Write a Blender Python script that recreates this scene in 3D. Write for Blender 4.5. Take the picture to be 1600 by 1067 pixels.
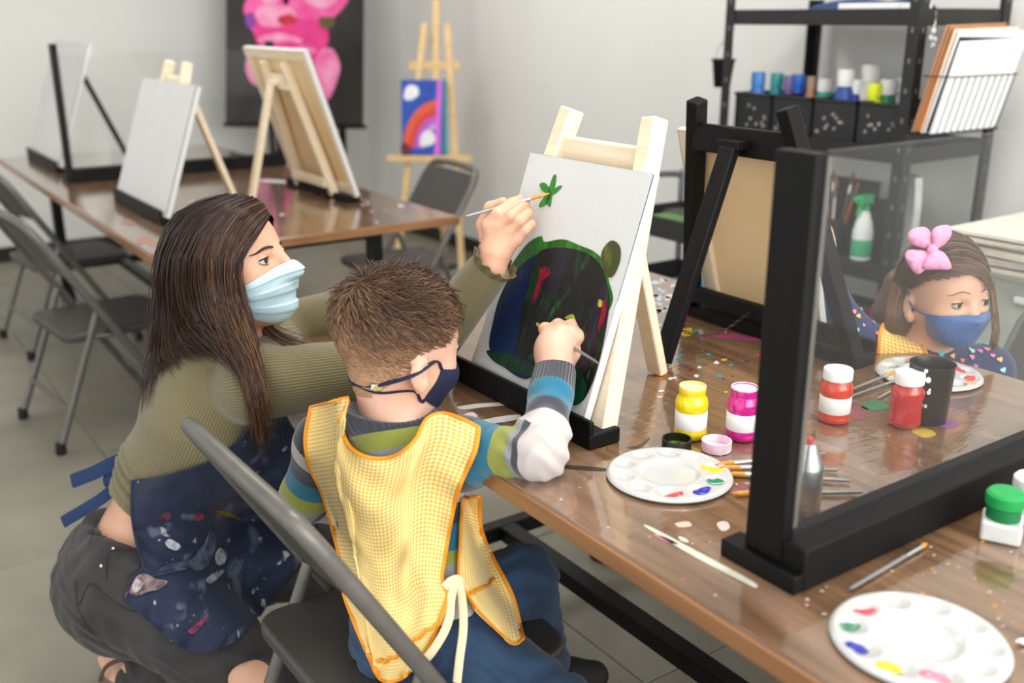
import bpy, bmesh, math, random
import numpy as np
from mathutils import Vector, Matrix, Euler
random.seed(7); np.random.seed(7)
for o in list(bpy.data.objects): bpy.data.objects.remove(o)
SC = bpy.context.scene
COL = SC.collection
PI = math.pi
# ---------------------------------------------------------------- camera
F_PX, CXP, CYP, CAM_H = 1577.0, 800.0, 533.5, 1.25
PITCH = math.atan(505 / F_PX); YAW = math.atan2(1148, math.hypot(F_PX, 505))
cam_d = bpy.data.cameras.new('camera'); cam = bpy.data.objects.new('camera', cam_d); COL.objects.link(cam)
cam.location = (0, 0, CAM_H); cam.rotation_euler = (PI / 2 - PITCH, 0, -YAW)
cam_d.sensor_width = 36; cam_d.lens = F_PX / 1600 * 36; cam_d.clip_start = 0.02; cam_d.clip_end = 60
cam_d.dof.use_dof = True; cam_d.dof.focus_distance = 1.56; cam_d.dof.aperture_fstop = 2.7
SC.camera = cam
# ---------------------------------------------------------------- light
W = bpy.data.worlds.new('daylight'); SC.world = W; W.use_nodes = True
bg = W.node_tree.nodes['Background']; bg.inputs[0].default_value = (0.97, 0.985, 1.0, 1); bg.inputs[1].default_value = 1.0
def area(name, loc, rot, sx, sy, power, col=(1, 1, 1)):
    l = bpy.data.lights.new(name, 'AREA'); l.shape = 'RECTANGLE'; l.size = sx; l.size_y = sy; l.energy = power; l.color = col
    o = bpy.data.objects.new(name, l); COL.objects.link(o); o.location = loc; o.rotation_euler = rot; return o
area('added_ceiling_lamp', (1.3, 0.9, 2.55), (0, 0, 0), 1.2, 0.6, 18, (1, 0.985, 0.96))  # both overhead lamps are added out of view to light the room
area('added_ceiling_lamp', (1.3, 3.6, 2.55), (0, 0, 0), 1.2, 0.6, 18, (1, 0.985, 0.96))
area('window_daylight', (0.9, -2.4, 1.7), (math.radians(82), 0, 0), 3.2, 1.6, 60, (1, 0.99, 0.975))
SC.view_settings.view_transform = 'Standard'; SC.view_settings.look = 'None'
SC.view_settings.gamma = 1; SC.view_settings.use_curve_mapping = False
SC.view_settings.exposure = 0.80
# ---------------------------------------------------------------- helpers
_fh = np.array([math.sin(YAW), math.cos(YAW), 0]); _R = np.array([math.cos(YAW), -math.sin(YAW), 0]); _Z = np.array([0, 0, 1.0])
_FW = _fh * math.cos(PITCH) - _Z * math.sin(PITCH); _UP = _Z * math.cos(PITCH) + _fh * math.sin(PITCH); _C = np.array([0, 0, CAM_H])
def _ray(x, y): return _FW + _R * (x - CXP) / F_PX - _UP * (y - CYP) / F_PX
def P(x, y, d): return _C + _ray(x, y) * d
def PZ(x, y, z): r = _ray(x, y); return _C + r * (z - CAM_H) / r[2]
def PY(x, y, Y): r = _ray(x, y); return _C + r * (Y / r[1])
def PX(x, y, X): r = _ray(x, y); return _C + r * (X / r[0])
def lin(c):
    if isinstance(c, str): c = tuple(int(c[i:i + 2], 16) / 255 for i in (0, 2, 4))
    return tuple((v / 12.92 if v <= .04045 else ((v + .055) / 1.055) ** 2.4) for v in c) + (1,)
MATS = {}
def mat(name, col, rough=0.55, metal=0.0, var=0.06, scale=18, bump=0.0, bscale=60, coat=0.0, trans=0.0, stretch=None, sheen=0.0, col2=None, alpha=None, ior=None, bdist=0.002, spec=None):
    if name in MATS: return MATS[name]
    m = bpy.data.materials.new(name); m.use_nodes = True; nt = m.node_tree; b = nt.nodes['Principled BSDF']
    c = lin(col); c2 = lin(col2) if col2 else tuple(max(0, v * (1 - 2.2 * var)) for v in c[:3]) + (1,)
    tc = nt.nodes.new('ShaderNodeTexCoord'); mp = nt.nodes.new('ShaderNodeMapping'); nt.links.new(tc.outputs['Object'], mp.inputs[0])
    if stretch: mp.inputs['Scale'].default_value = stretch
    nz = nt.nodes.new('ShaderNodeTexNoise'); nz.inputs['Scale'].default_value = scale; nz.inputs['Detail'].default_value = 4
    nt.links.new(mp.outputs[0], nz.inputs['Vector'])
    rp = nt.nodes.new('ShaderNodeValToRGB'); rp.color_ramp.elements[0].position = .32; rp.color_ramp.elements[1].position = .68
    rp.color_ramp.elements[0].color = c2; rp.color_ramp.elements[1].color = c
    nt.links.new(nz.outputs['Fac'], rp.inputs[0]); nt.links.new(rp.outputs[0], b.inputs['Base Color'])
    b.inputs['Roughness'].default_value = rough; b.inputs['Metallic'].default_value = metal
    if coat: b.inputs['Coat Weight'].default_value = coat; b.inputs['Coat Roughness'].default_value = .08
    if trans: b.inputs['Transmission Weight'].default_value = trans
    if spec is not None: b.inputs['Specular IOR Level'].default_value = spec
    if ior: b.inputs['IOR'].default_value = ior
    if sheen: b.inputs['Sheen Weight'].default_value = sheen
    if alpha is not None: b.inputs['Alpha'].default_value = alpha
    if bump:
        n2 = nt.nodes.new('ShaderNodeTexNoise'); n2.inputs['Scale'].default_value = bscale; n2.inputs['Detail'].default_value = 3
        nt.links.new(mp.outputs[0], n2.inputs['Vector'])
        bp = nt.nodes.new('ShaderNodeBump'); bp.inputs['Strength'].default_value = bump; bp.inputs['Distance'].default_value = bdist
        nt.links.new(n2.outputs['Fac'], bp.inputs['Height']); nt.links.new(bp.outputs[0], b.inputs['Normal'])
    MATS[name] = m; return m
def V(*a): return np.array(a, float)
def unit(v): v = np.asarray(v, float); return v / (np.linalg.norm(v) + 1e-12)
def catmull(pts, n=8, closed=False):
    pts = [np.asarray(p, float) for p in pts]; N = len(pts); out = []
    seg = N if closed else N - 1
    for i in range(seg):
        if closed: a, b, c, d = pts[(i - 1) % N], pts[i], pts[(i + 1) % N], pts[(i + 2) % N]
        else:
            b, c = pts[i], pts[i + 1]
            a = pts[i - 1] if i > 0 else 2 * b - c
            d = pts[i + 2] if i + 2 < N else 2 * c - b
        for k in range(n):
            t = k / n
            out.append(.5 * (2 * b + (c - a) * t + (2 * a - 5 * b + 4 * c - d) * t * t + (3 * b - a - 3 * c + d) * t ** 3))
    if not closed: out.append(pts[-1])
    return np.array(out)
def tag(o, label=None, cat=None, group=None, kind=None):
    if label: o['label'] = label
    if cat: o['category'] = cat
    if group: o['group'] = group
    if kind: o['kind'] = kind
    return o
def thing(name, label, cat, loc=(0, 0, 0), rz=0, group=None):
    o = bpy.data.objects.new(name, None); COL.objects.link(o); o.empty_display_size = .05
    o.location = loc; o.rotation_euler = (0, 0, rz); return tag(o, label, cat, group)
def copy_tree(o, parent=None):
    c = o.copy(); COL.objects.link(c); c.parent = parent
    for ch in [k for k in bpy.data.objects if k.parent == o]: copy_tree(ch, c)
    return c
class MB:
    def __init__(s): s.v = []; s.f = []; s.mi = []; s.cur = 0
    def add(s, vs, fs):
        o = len(s.v); s.v += [tuple(map(float, p)) for p in vs]; s.f += [tuple(i + o for i in f) for f in fs]; s.mi += [s.cur] * len(fs); return s
    def box(s, c, size, M=None):
        x, y, z = (k / 2 for k in size)
        vs = [V(a, b, e) for a in (-x, x) for b in (-y, y) for e in (-z, z)]
        if M is not None: vs = [M @ p for p in vs]
        vs = [p + np.asarray(c, float) for p in vs]
        return s.add(vs, [(0, 1, 3, 2), (4, 6, 7, 5), (0, 4, 5, 1), (2, 3, 7, 6), (0, 2, 6, 4), (1, 5, 7, 3)])
    def bar(s, p0, p1, w, h, up=(0, 0, 1), w1=None, h1=None):
        p0 = np.asarray(p0, float); p1 = np.asarray(p1, float); t = unit(p1 - p0); u = np.asarray(up, float)
        if abs(t @ u) > .98: u = V(1, 0, 0)
        sd = unit(np.cross(t, u)); u = np.cross(sd, t); vs = []
        for p, a, b in ((p0, w, h), (p1, w1 or w, h1 or h)):
            for q, r in ((-1, -1), (1, -1), (1, 1), (-1, 1)): vs.append(p + sd * q * a / 2 + u * r * b / 2)
        return s.add(vs, [(0, 3, 2, 1), (4, 5, 6, 7), (0, 1, 5, 4), (1, 2, 6, 5), (2, 3, 7, 6), (3, 0, 4, 7)])
    def tube(s, pts, r, n=10, cap=True, flat=1.0, up=(0, 0, 1)):
        pts = [np.asarray(p, float) for p in pts]; N = len(pts)
        rs = r if hasattr(r, '__len__') else [r] * N
        rs = np.interp(np.linspace(0, 1, N), np.linspace(0, 1, len(rs)), rs)
        t = unit(pts[1] - pts[0]); u = np.asarray(up, float)
        if abs(t @ u) > .95: u = V(1, 0, 0)
        a = unit(np.cross(t, u)); vs = []; fs = []
        for i, p in enumerate(pts):
            t = unit((pts[min(i + 1, N - 1)] - pts[max(i - 1, 0)])); a = unit(a - t * (a @ t)); b = np.cross(a, t)
            for k in range(n):
                g = 2 * PI * k / n; vs.append(p + rs[i] * (a * math.cos(g) + b * math.sin(g) * flat))
        for i in range(N - 1):
            for k in range(n): fs.append((i * n + k, i * n + (k + 1) % n, (i + 1) * n + (k + 1) % n, (i + 1) * n + k))
        if cap: fs += [tuple(range(n))[::-1], tuple((N - 1) * n + k for k in range(n))]
        return s.add(vs, fs)
    def lathe(s, prof, c=(0, 0, 0), n=24, sx=1, sy=1, M=None):
        vs = []; fs = []; c = np.asarray(c, float)
        for r, z in prof:
            for k in range(n):
                g = 2 * PI * k / n; p = V(r * math.cos(g) * sx, r * math.sin(g) * sy, z)
                if M is not None: p = M @ p
                vs.append(p + c)
        for i in range(len(prof) - 1):
            for k in range(n): fs.append((i * n + k, i * n + (k + 1) % n, (i + 1) * n + (k + 1) % n, (i + 1) * n + k))
        if prof[0][0] > 1e-6: fs.append(tuple(range(n))[::-1])
        if prof[-1][0] > 1e-6: fs.append(tuple((len(prof) - 1) * n + k for k in range(n)))
        return s.add(vs, fs)
    def prism(s, poly, o, eu, ev, th):
        """flat outline (u,v) placed at o in axes eu, ev, extruded by th along eu x ev"""
        o, eu, ev = (np.asarray(k, float) for k in (o, eu, ev)); nn = unit(np.cross(eu, ev)); k = len(poly)
        a = [o + eu * p[0] + ev * p[1] for p in poly]; b = [p + nn * th for p in a]
        return s.add(a + b, [tuple(range(k))[::-1], tuple(range(k, 2 * k))] + [(i, (i + 1) % k, k + (i + 1) % k, k + i) for i in range(k)])
    def grid(s, G, th=0.0, close_u=False):
        """G: array [nu][nv] of points; optional thickness along normals (shell)"""
        G = np.asarray(G, float); nu, nv, _ = G.shape
        du = np.gradient(G, axis=0); dv = np.gradient(G, axis=1); N = np.cross(du, dv); N /= (np.linalg.norm(N, axis=2, keepdims=True) + 1e-12)
        vs = list(G.reshape(-1, 3)); idx = lambda i, j: i * nv + j; fs = []
        for i in range(nu - 1):
            for j in range(nv - 1): fs.append((idx(i, j), idx(i + 1, j), idx(i + 1, j + 1), idx(i, j + 1)))
        if th:
            off = nu * nv; vs += list((G - N * th).reshape(-1, 3)); fs += [tuple(off + k for k in f[::-1]) for f in fs[:]]
            rim = [(i, 0) for i in range(nu)] + [(nu - 1, j) for j in range(1, nv)] + [(i, nv - 1) for i in range(nu - 2, -1, -1)] + [(0, j) for j in range(nv - 2, 0, -1)]
            for a, b in zip(rim, rim[1:] + rim[:1]): fs.append((idx(*b), idx(*a), off + idx(*a), off + idx(*b)))
        return s.add(vs, fs)
    def build(s, name, m, parent=None, world=True, smooth=False, bevel=0, seg=2, sub=0, label=None, cat=None, group=None, kind=None, angle=40, weld=0):
        vs = np.array(s.v); loc = None
        if parent is not None:
            if world: vs = vs - np.array(parent_world_loc(parent))
        else:
            loc = V((vs[:, 0].min() + vs[:, 0].max()) / 2, (vs[:, 1].min() + vs[:, 1].max()) / 2, vs[:, 2].min()); vs = vs - loc
        me = bpy.data.meshes.new(name); me.from_pydata([tuple(p) for p in vs], [], s.f)
        bm = bmesh.new(); bm.from_mesh(me)
        if weld: bmesh.ops.remove_doubles(bm, verts=bm.verts, dist=weld)
        bmesh.ops.recalc_face_normals(bm, faces=bm.faces); bm.to_mesh(me); bm.free()
        ms = m if isinstance(m, (list, tuple)) else [m]
        for k in ms: me.materials.append(k)
        if len(ms) > 1 and len(me.polygons) == len(s.mi): me.polygons.foreach_set('material_index', s.mi)
        o = bpy.data.objects.new(name, me); COL.objects.link(o)
        if parent is not None: o.parent = parent
        else: o.location = loc
        if bevel:
            b = o.modifiers.new('bevel', 'BEVEL'); b.width = bevel; b.segments = seg; b.limit_method = 'ANGLE'; b.angle_limit = math.radians(35)
        if sub: q = o.modifiers.new('sub', 'SUBSURF'); q.levels = sub; q.render_levels = sub
        if smooth or bevel or sub:
            me.polygons.foreach_set('use_smooth', [True] * len(me.polygons))
            if not sub: me.set_sharp_from_angle(angle=math.radians(angle))
        return tag(o, label, cat, group, kind)
def parent_world_loc(p):
    l = V(*p.location)
    while p.parent: p = p.parent; l = l + V(*p.location)
    return l
def struct(name, mb, m, **k): return tag(mb.build(name, m, **k), kind='structure')
# ---------------------------------------------------------------- materials
M_wall = mat('wall_paint', 'e3e3de', .85, var=.012, scale=3, bump=.08, bscale=180)
M_ceil = mat('ceiling_paint', 'f2f1ee', .9, var=.01)
M_tile = mat('floor_tile_grey', '8f8a79', .45, var=.07, scale=5, bump=.05, bscale=40, col2='837e72')
M_grout = mat('grout', '6d695e', .9)
M_base = mat('baseboard_black', '24221f', .5)
M_blk = mat('black_paint', '0b0a0a', .55, spec=.22, var=.15, scale=40, bump=.06, bscale=120)
M_steel = mat('black_steel', '0a0a0a', .45, spec=.3, var=.1, bump=.03)
M_grey = mat('folding_chair_grey', '6b6862', .38, metal=.25, var=.08, scale=30)
M_seat = mat('folding_chair_seat', '45423f', .45, metal=.1, var=.06, scale=10)
M_rubber = mat('black_rubber', '161514', .7)
M_pine = mat('pine_wood', 'f0e2c9', .5, var=.05, scale=7, stretch=(1, 1, 12), bump=.06, bscale=30, col2='e9d6b4')
M_canvas = mat('white_canvas', 'd6d6d3', .85, var=.012, scale=8, bump=.25, bscale=500)
M_canvasback = mat('raw_canvas', 'ecd2a6', .9, var=.04, scale=5, bump=.3, bscale=420, col2='e4c694')
M_white = mat('white_plastic', 'f0f0ee', .3, var=.02, coat=.3)
M_chrome = mat('metal_ferrule', 'c8c8c6', .22, metal=1, var=.04)
M_bristle = mat('golden_bristle', 'dc9a3a', .5, var=.15, scale=60, bump=.4, bscale=300, stretch=(1, 1, 1))
M_handle = mat('silver_handle', '8d8b8a', .35, metal=.4, var=.06)
def wood_table():
    m = bpy.data.materials.new('varnished_tabletop'); m.use_nodes = True; nt = m.node_tree; b = nt.nodes['Principled BSDF']; N = nt.nodes.new; L = nt.links.new
    tc = N('ShaderNodeTexCoord'); mp = N('ShaderNodeMapping'); mp.inputs['Scale'].default_value = (10, .9, 6); L(tc.outputs['Object'], mp.inputs[0])
    nz = N('ShaderNodeTexNoise'); nz.inputs['Scale'].default_value = 5; nz.inputs['Detail'].default_value = 6; nz.inputs['Distortion'].default_value = .8; L(mp.outputs[0], nz.inputs['Vector'])
    rp = N('ShaderNodeValToRGB'); e = rp.color_ramp.elements; e[0].position = .3; e[0].color = lin('5c4431'); e[1].position = .72; e[1].color = lin('8b6849'); L(nz.outputs['Fac'], rp.inputs[0])
    n2 = N('ShaderNodeTexNoise'); n2.inputs['Scale'].default_value = 4; n2.inputs['Detail'].default_value = 8; n2.inputs['Distortion'].default_value = 1.5
    mp2 = N('ShaderNodeMapping'); mp2.inputs['Scale'].default_value = (1, .35, 1); mp2.inputs['Rotation'].default_value = (0, 0, .5); L(tc.outputs['Object'], mp2.inputs[0]); L(mp2.outputs[0], n2.inputs['Vector'])
    r2 = N('ShaderNodeValToRGB'); r2.color_ramp.elements[0].position = .60; r2.color_ramp.elements[1].position = .74; L(n2.outputs['Fac'], r2.inputs[0])
    mx = N('ShaderNodeMix'); mx.data_type = 'RGBA'; mx.inputs['B'].default_value = lin('b0907e'); L(rp.outputs[0], mx.inputs['A'])
    mu = N('ShaderNodeMath'); mu.operation = 'MULTIPLY'; mu.inputs[1].default_value = .45; L(r2.outputs[0], mu.inputs[0]); L(mu.outputs[0], mx.inputs['Factor'])
    L(mx.outputs['Result'], b.inputs['Base Color']); b.inputs['Roughness'].default_value = .22; b.inputs['Coat Weight'].default_value = 1; b.inputs['Coat IOR'].default_value = 1.6; b.inputs['Coat Roughness'].default_value = .05
    n3 = N('ShaderNodeTexNoise'); n3.inputs['Scale'].default_value = 9; n3.inputs['Detail'].default_value = 3; n3.inputs['Distortion'].default_value = 2
    mp3 = N('ShaderNodeMapping'); mp3.inputs['Scale'].default_value = (1, 3.5, 1); mp3.inputs['Rotation'].default_value = (0, 0, .6); L(tc.outputs['Object'], mp3.inputs[0]); L(mp3.outputs[0], n3.inputs['Vector'])
    bp = N('ShaderNodeBump'); bp.inputs['Strength'].default_value = .12; bp.inputs['Distance'].default_value = .004; L(n3.outputs['Fac'], bp.inputs['Height']); L(bp.outputs[0], b.inputs['Coat Normal']); L(bp.outputs[0], b.inputs['Normal'])
    return m
M_top = wood_table()
M_edge = mat('table_edge_wood', '9a6a42', .35, var=.1, scale=8, stretch=(1, .2, 4), coat=.3, col2='7e5533')
# ---------------------------------------------------------------- setting
X_R, Y_F, ZT = 2.98, 5.92, 0.658
fl = struct('floor', MB().box((0.05, 2.4, -.03), (5.96, 7.2, .05)), M_grout)
tb = MB().box((0, 0, 0), (.5975, .5975, .012)); t0 = None
for i in range(10):
    for j in range(12):
        x, y = X_R - .3 - .6 * i, 1.24 + .3 + .6 * (j - 4)
        if t0 is None: t0 = tb.build('tile', M_tile, fl, world=False, bevel=.002, seg=1); t = t0
        else: t = t0.copy(); COL.objects.link(t)
        t.parent = fl; t.location = V(x, y, -.006) - V(*fl.location)
wf = struct('wall_back', MB().box((0, Y_F + .05, 1.3), (6.06, .1, 2.64)), M_wall)
wr = struct('wall_right', MB().box((X_R + .05, 2.4, 1.3), (.1, 7.2, 2.64)), M_wall)
struct('ceiling', MB().box((0.05, 2.4, 2.64), (6.0, 7.2, .06)), M_ceil)
struct('baseboard_back', MB().box((0, Y_F - .006, .04), (5.9, .012, .08)), M_base, bevel=.003)
struct('baseboard_right', MB().box((X_R - .006, 2.4, .04), (.012, 7.0, .08)), M_base, bevel=.003)
for k, (x, y) in enumerate(((1.3, .9), (1.3, 3.6))):  # housings for the two added lamps, out of view
    lm = thing('added_ceiling_light', ['flat white light panel added out of view above the near table', 'flat white light panel added out of view above the far table'][k], 'light', (x, y, 2.6), group='added ceiling lights')
    MB().box((x, y, 2.59), (1.26, .66, .04)).build('housing', M_white, lm, bevel=.004)
# ---------------------------------------------------------------- tables
def table(y0, y1, label, foot_caster=False):
    x0, x1 = .70, 1.65; t = thing('art_table', label, 'table', ((x0 + x1) / 2, (y0 + y1) / 2, 0), group='long brown art tables')
    MB().box(((x0 + x1) / 2, (y0 + y1) / 2, ZT - .0125), (x1 - x0, y1 - y0, .025)).build('tabletop', M_top, t, bevel=.003)
    e = MB(); ym = (y0 + y1) / 2
    e.box((x0 - .003, ym, ZT - .014), (.006, y1 - y0 + .012, .024)); e.box((x1 + .003, ym, ZT - .014), (.006, y1 - y0 + .012, .024))
    e.box(((x0 + x1) / 2, y0 - .003, ZT - .014), (x1 - x0, .006, .024)); e.box(((x0 + x1) / 2, y1 + .003, ZT - .014), (x1 - x0, .006, .024))
    e.build('edge_band', M_edge, t, bevel=.002)
    for yy in (y0 + .14, y1 - .14):
        for xx in (.885, 1.425):
            MB().box((xx, yy, (ZT - .027) / 2 + .02), (.042, .042, ZT - .07)).build('leg', M_steel, t, bevel=.004)
            MB().lathe([(.03, 0), (.032, .03), (.027, .05), (.024, .07)], (xx, yy, 0), 16).build('foot', M_rubber, t, smooth=True)
        MB().box((1.155, yy, .165), (.50, .035, .035)).build('cross_bar', M_steel, t, bevel=.003)
        MB().box((1.155, yy, ZT - .045), (.58, .035, .04)).build('top_rail', M_steel, t, bevel=.003)
    MB().box((1.135, ym, .165), (.04, y1 - y0 - .31, .035)).build('stretcher', M_steel, t, bevel=.003)
    return t
T1 = table(-.42, 1.81, 'brown varnished art table in front, where the children paint')
T2 = table(2.68, 5.02, 'brown varnished art table at the back with blank canvases')
cs = MB(); cs.tube([V(1.455, 1.375, .05), V(1.455, 1.375, .63)], .014, 12); cs.box((1.455, 1.36, .05), (.024, .03, .03)); cs.build('support_post', M_steel, T1, bevel=.002)
MB().lathe([(.004, -.011), (.024, -.011), (.027, -.007), (.027, .007), (.024, .011), (.004, .011)], (1.455, 1.352, .027), 20, M=np.array([[0, 0, 1.], [0, 1, 0], [-1, 0, 0]])).build('caster_wheel', M_rubber, T1, smooth=True)
# ---------------------------------------------------------------- table dividers
def glass(name, tint=(1, 1, 1), a=.10, rough=.02):
    m = bpy.data.materials.new(name); m.use_nodes = True; nt = m.node_tree; N = nt.nodes.new; L = nt.links.new; out = nt.nodes['Material Output']
    for n in list(nt.nodes):
        if n.type == 'BSDF_PRINCIPLED': nt.nodes.remove(n)
    tr = N('ShaderNodeBsdfTransparent'); tr.inputs[0].default_value = (.96, .965, .96, 1); gl = N('ShaderNodeBsdfGlossy'); gl.inputs['Roughness'].default_value = rough
    df = N('ShaderNodeBsdfDiffuse'); df.inputs[0].default_value = (*tint, 1)
    lw = N('ShaderNodeLayerWeight'); lw.inputs[0].default_value = .5; pw = N('ShaderNodeMath'); pw.operation = 'POWER'; pw.inputs[1].default_value = 5; L(lw.outputs['Facing'], pw.inputs[0])
    fr = N('ShaderNodeMath'); fr.operation = 'MULTIPLY_ADD'; fr.inputs[1].default_value = .7; fr.inputs[2].default_value = .012; L(pw.outputs[0], fr.inputs[0])
    nz = N('ShaderNodeTexNoise'); nz.inputs['Scale'].default_value = 2.2; nz.inputs['Detail'].default_value = 4
    rp = N('ShaderNodeValToRGB'); rp.color_ramp.elements[0].position = .35; rp.color_ramp.elements[1].position = .8
    rp.color_ramp.elements[0].color = (a * .5,) * 3 + (1,); rp.color_ramp.elements[1].color = (a * 1.4,) * 3 + (1,)
    m1 = N('ShaderNodeMixShader'); m2 = N('ShaderNodeMixShader'); L(nz.outputs['Fac'], rp.inputs[0]); L(rp.outputs[0], m1.inputs[0]); L(tr.outputs[0], m1.inputs[1]); L(df.outputs[0], m1.inputs[2])
    L(fr.outputs[0], m2.inputs[0]); L(m1.outputs[0], m2.inputs[1]); L(gl.outputs[0], m2.inputs[2]); L(m2.outputs[0], out.inputs[0]); return m
M_acr = glass('clear_acrylic', (.8, .8, .78), .010)
def divider(yf, label, up=0.0):
    """yf = front (near) face of the base"""
    t = thing('sneeze_guard', label, 'table divider', (1.225, yf + .035, ZT), group='black framed clear table dividers')
    z = ZT
    MB().box((1.225, yf + .027, z + .0255), (.845, .052, .051)).build('base_beam', M_blk, t, bevel=.0025)
    for x, s in ((.809, 1), (1.641, -1)):
        MB().box((x, yf + .058, z + .245 + up / 2), (.019, .052, .445 + up)).build('post', M_blk, t, bevel=.002)
        MB().box((x - .004 * s, yf + .056, z + .011), (.032, .108, .022)).build('foot', M_blk, t, bevel=.002)
        MB().box((x + .0085 * s, yf + .0345, z + .262), (.006, .009, .40)).build('channel', M_grey, t)
    MB().box((1.225, yf + .0345, z + .26), (.813, .004, .418)).build('panel', M_acr, t)
    return t
D1 = divider(.606, 'black framed clear acrylic divider standing on the near table beside the paint jars')
D2 = divider(4.06, 'black framed clear acrylic divider standing on the far table behind the blank canvas', .035)
# ---------------------------------------------------------------- folding chairs
def make_chair():
    t = thing('folding_chair', '', 'chair')
    w = .20
    pts = [V(.165, -w - .005, .01), V(-.222, -w, .645), V(-.245, -w + .014, .682), V(-.257, -w + .05, .70), V(-.262, 0, .706), V(-.257, w - .05, .70), V(-.245, w - .014, .682), V(-.222, w, .645), V(.165, w + .005, .01)]
    path = [pts[0]] + list(catmull(pts[1:8], 5)) + [pts[8]]
    MB().tube(path, .0125, 12).build('frame', M_grey, t, world=False, smooth=True, angle=60)
    # backrest: curved sheet between the side tubes
    G = []
    for i in range(7):
        u = i / 6; z = .525 + .155 * u; x0 = .165 - .387 * (z - .01) / .635
        G.append([V(x0 + .004 - .020 * math.sin(PI * j / 10), -w + .004 + (2 * w - .008) * j / 10, z) for j in range(11)])
    MB().grid(G, .008).build('backrest', M_seat, t, world=False, smooth=True)
    # seat: rounded pan
    hw, hd = .178, .185; prof = []
    for (cx, cy, a0) in ((hd - .05, hw - .05, 0), (-hd + .04, hw - .04, 90), (-hd + .04, -hw + .04, 180), (hd - .05, -hw + .05, 270)):
        r = .05 if cx > 0 else .04
        for k in range(6): a = math.radians(a0 + 18 * k); prof.append((cx + r * math.cos(a), cy + r * math.sin(a)))
    MB().prism(prof, V(0, 0, .328), V(1, 0, 0), V(0, 1, 0), .026).build('seat', M_seat, t, world=False, bevel=.007, seg=3)
    for s in (-1, 1):
        MB().tube([V(-.085, s * (w - .022), .415), V(-.245, s * (w - .012), .012)], .0105, 12).build('rear_leg', M_grey, t, world=False, smooth=True, angle=60)
        MB().tube([V(-.115, s * (w - .024), .34), V(-.03, s * (w - .016), .335), V(-.02, s * w, .315)], .008, 8).build('seat_hinge', M_grey, t, world=False, smooth=True)
        MB().lathe([(.015, 0), (.0165, .012), (.0145, .035)], (.165, s * (w + .005), 0), 12).build('foot_cap', M_rubber, t, world=False, smooth=True)
        MB().lathe([(.015, 0), (.0165, .012), (.0145, .035)], (-.245, s * (w - .012), 0), 12).build('foot_cap', M_rubber, t, world=False, smooth=True)
    MB().tube([V(-.205, -w + .014, .13), V(-.205, w - .014, .13)], .007, 8).build('crossbar', M_grey, t, world=False, smooth=True)
    MB().tube([V(.10, -w, .128), V(.10, w, .128)], .007, 8).build('crossbar', M_grey, t, world=False, smooth=True)
    return t
ch0 = make_chair(); used = False
def place_chair(x, y, deg, label):
    global used
    o = ch0 if not used else copy_tree(ch0)
    used = True; o.location = (x, y, 0); o.rotation_euler = (0, 0, math.radians(deg)); o['label'] = label; o['group'] = 'grey metal folding chairs'; return o
place_chair(.640, 1.195, 1, 'grey folding chair the boy sits on, seen over its back in front')
place_chair(.70, 3.28, 6, 'grey metal folding chair nearest the kneeling woman, pulled up to far table')
place_chair(.80, 4.28, 6, 'dark grey folding chair at the far left, partly under the far table')
place_chair(1.83, 3.42, 176, 'dark folding chair with rounded back at the right side of the far table')
place_chair(1.80, .86, 178, 'dark folding chair behind the girl with the pink bow')
# ---------------------------------------------------------------- easels and canvases
def easel(name, loc, face, label, m, ledge_m, hb=.185, ht=.105, H=.45, leg_foot=-.285, post=(.026, .030), group='table easels', ledge_w=.40, chain=False, lean=.115):
    """loc = centre of ledge front edge on the table; face = +1 canvas faces +X, -1 faces -X"""
    t = thing(name, label, 'easel', loc, 0 if face > 0 else PI, group)
    if face < 0: pass
    B = lambda mb, n, mm, bev=.003: mb.build(n, mm, t, world=False, bevel=bev)
    for s in (-1, 1):
        B(MB().bar(V(-.043, s * hb, .012), V(-.043 - lean, s * ht, H), post[0], post[1], up=(1, 0, .27)), 'post', m)
    zc = H - .055; f = zc / H
    B(MB().box((-.047 - lean * f, 0, zc - .012), (.018, 2 * (ht + (hb - ht) * (1 - f)) - .006, .05)), 'crossbar', m)
    f2 = .06 / H
    B(MB().box((-.052 - lean * f2, 0, .055), (.018, 2 * (ht + (hb - ht) * (1 - f2)) - .006, .032)), 'lower_crossbar', m)
    top = V(-.075 - lean * f, 0, zc - .02)
    B(MB().bar(top, V(leg_foot, 0, .004), .036, .018, up=(1, 0, .5)), 'rear_leg', m)
    B(MB().box((-.0675 - lean * f, 0, zc - .015), (.03, .05, .016)), 'hinge_block', m, .002)
    B(MB().box((-.029, 0, .012), (.058, ledge_w, .024)), 'ledge', ledge_m)
    B(MB().box((-.004, 0, .033), (.008, ledge_w, .022)), 'ledge_lip', ledge_m, .002)
    if chain:
        c = MB()
        for i in range(26):
            u = i / 25; p = V(-.085 + (leg_foot + .115) * u, .012, .052 + .012 * u - .03 * math.sin(PI * u))
            d = .0042; c.tube([p + V(.004 * math.cos(k * PI / 4), .0028 * math.sin(k * PI / 4) if i % 2 else 0, 0 if i % 2 else .0028 * math.sin(k * PI / 4)) for k in range(9)], .0009, 5, cap=False)
        c.build('chain', mat('chain_steel', '5a5854', .35, metal=.8), t, world=False, smooth=True)
    return t
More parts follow.
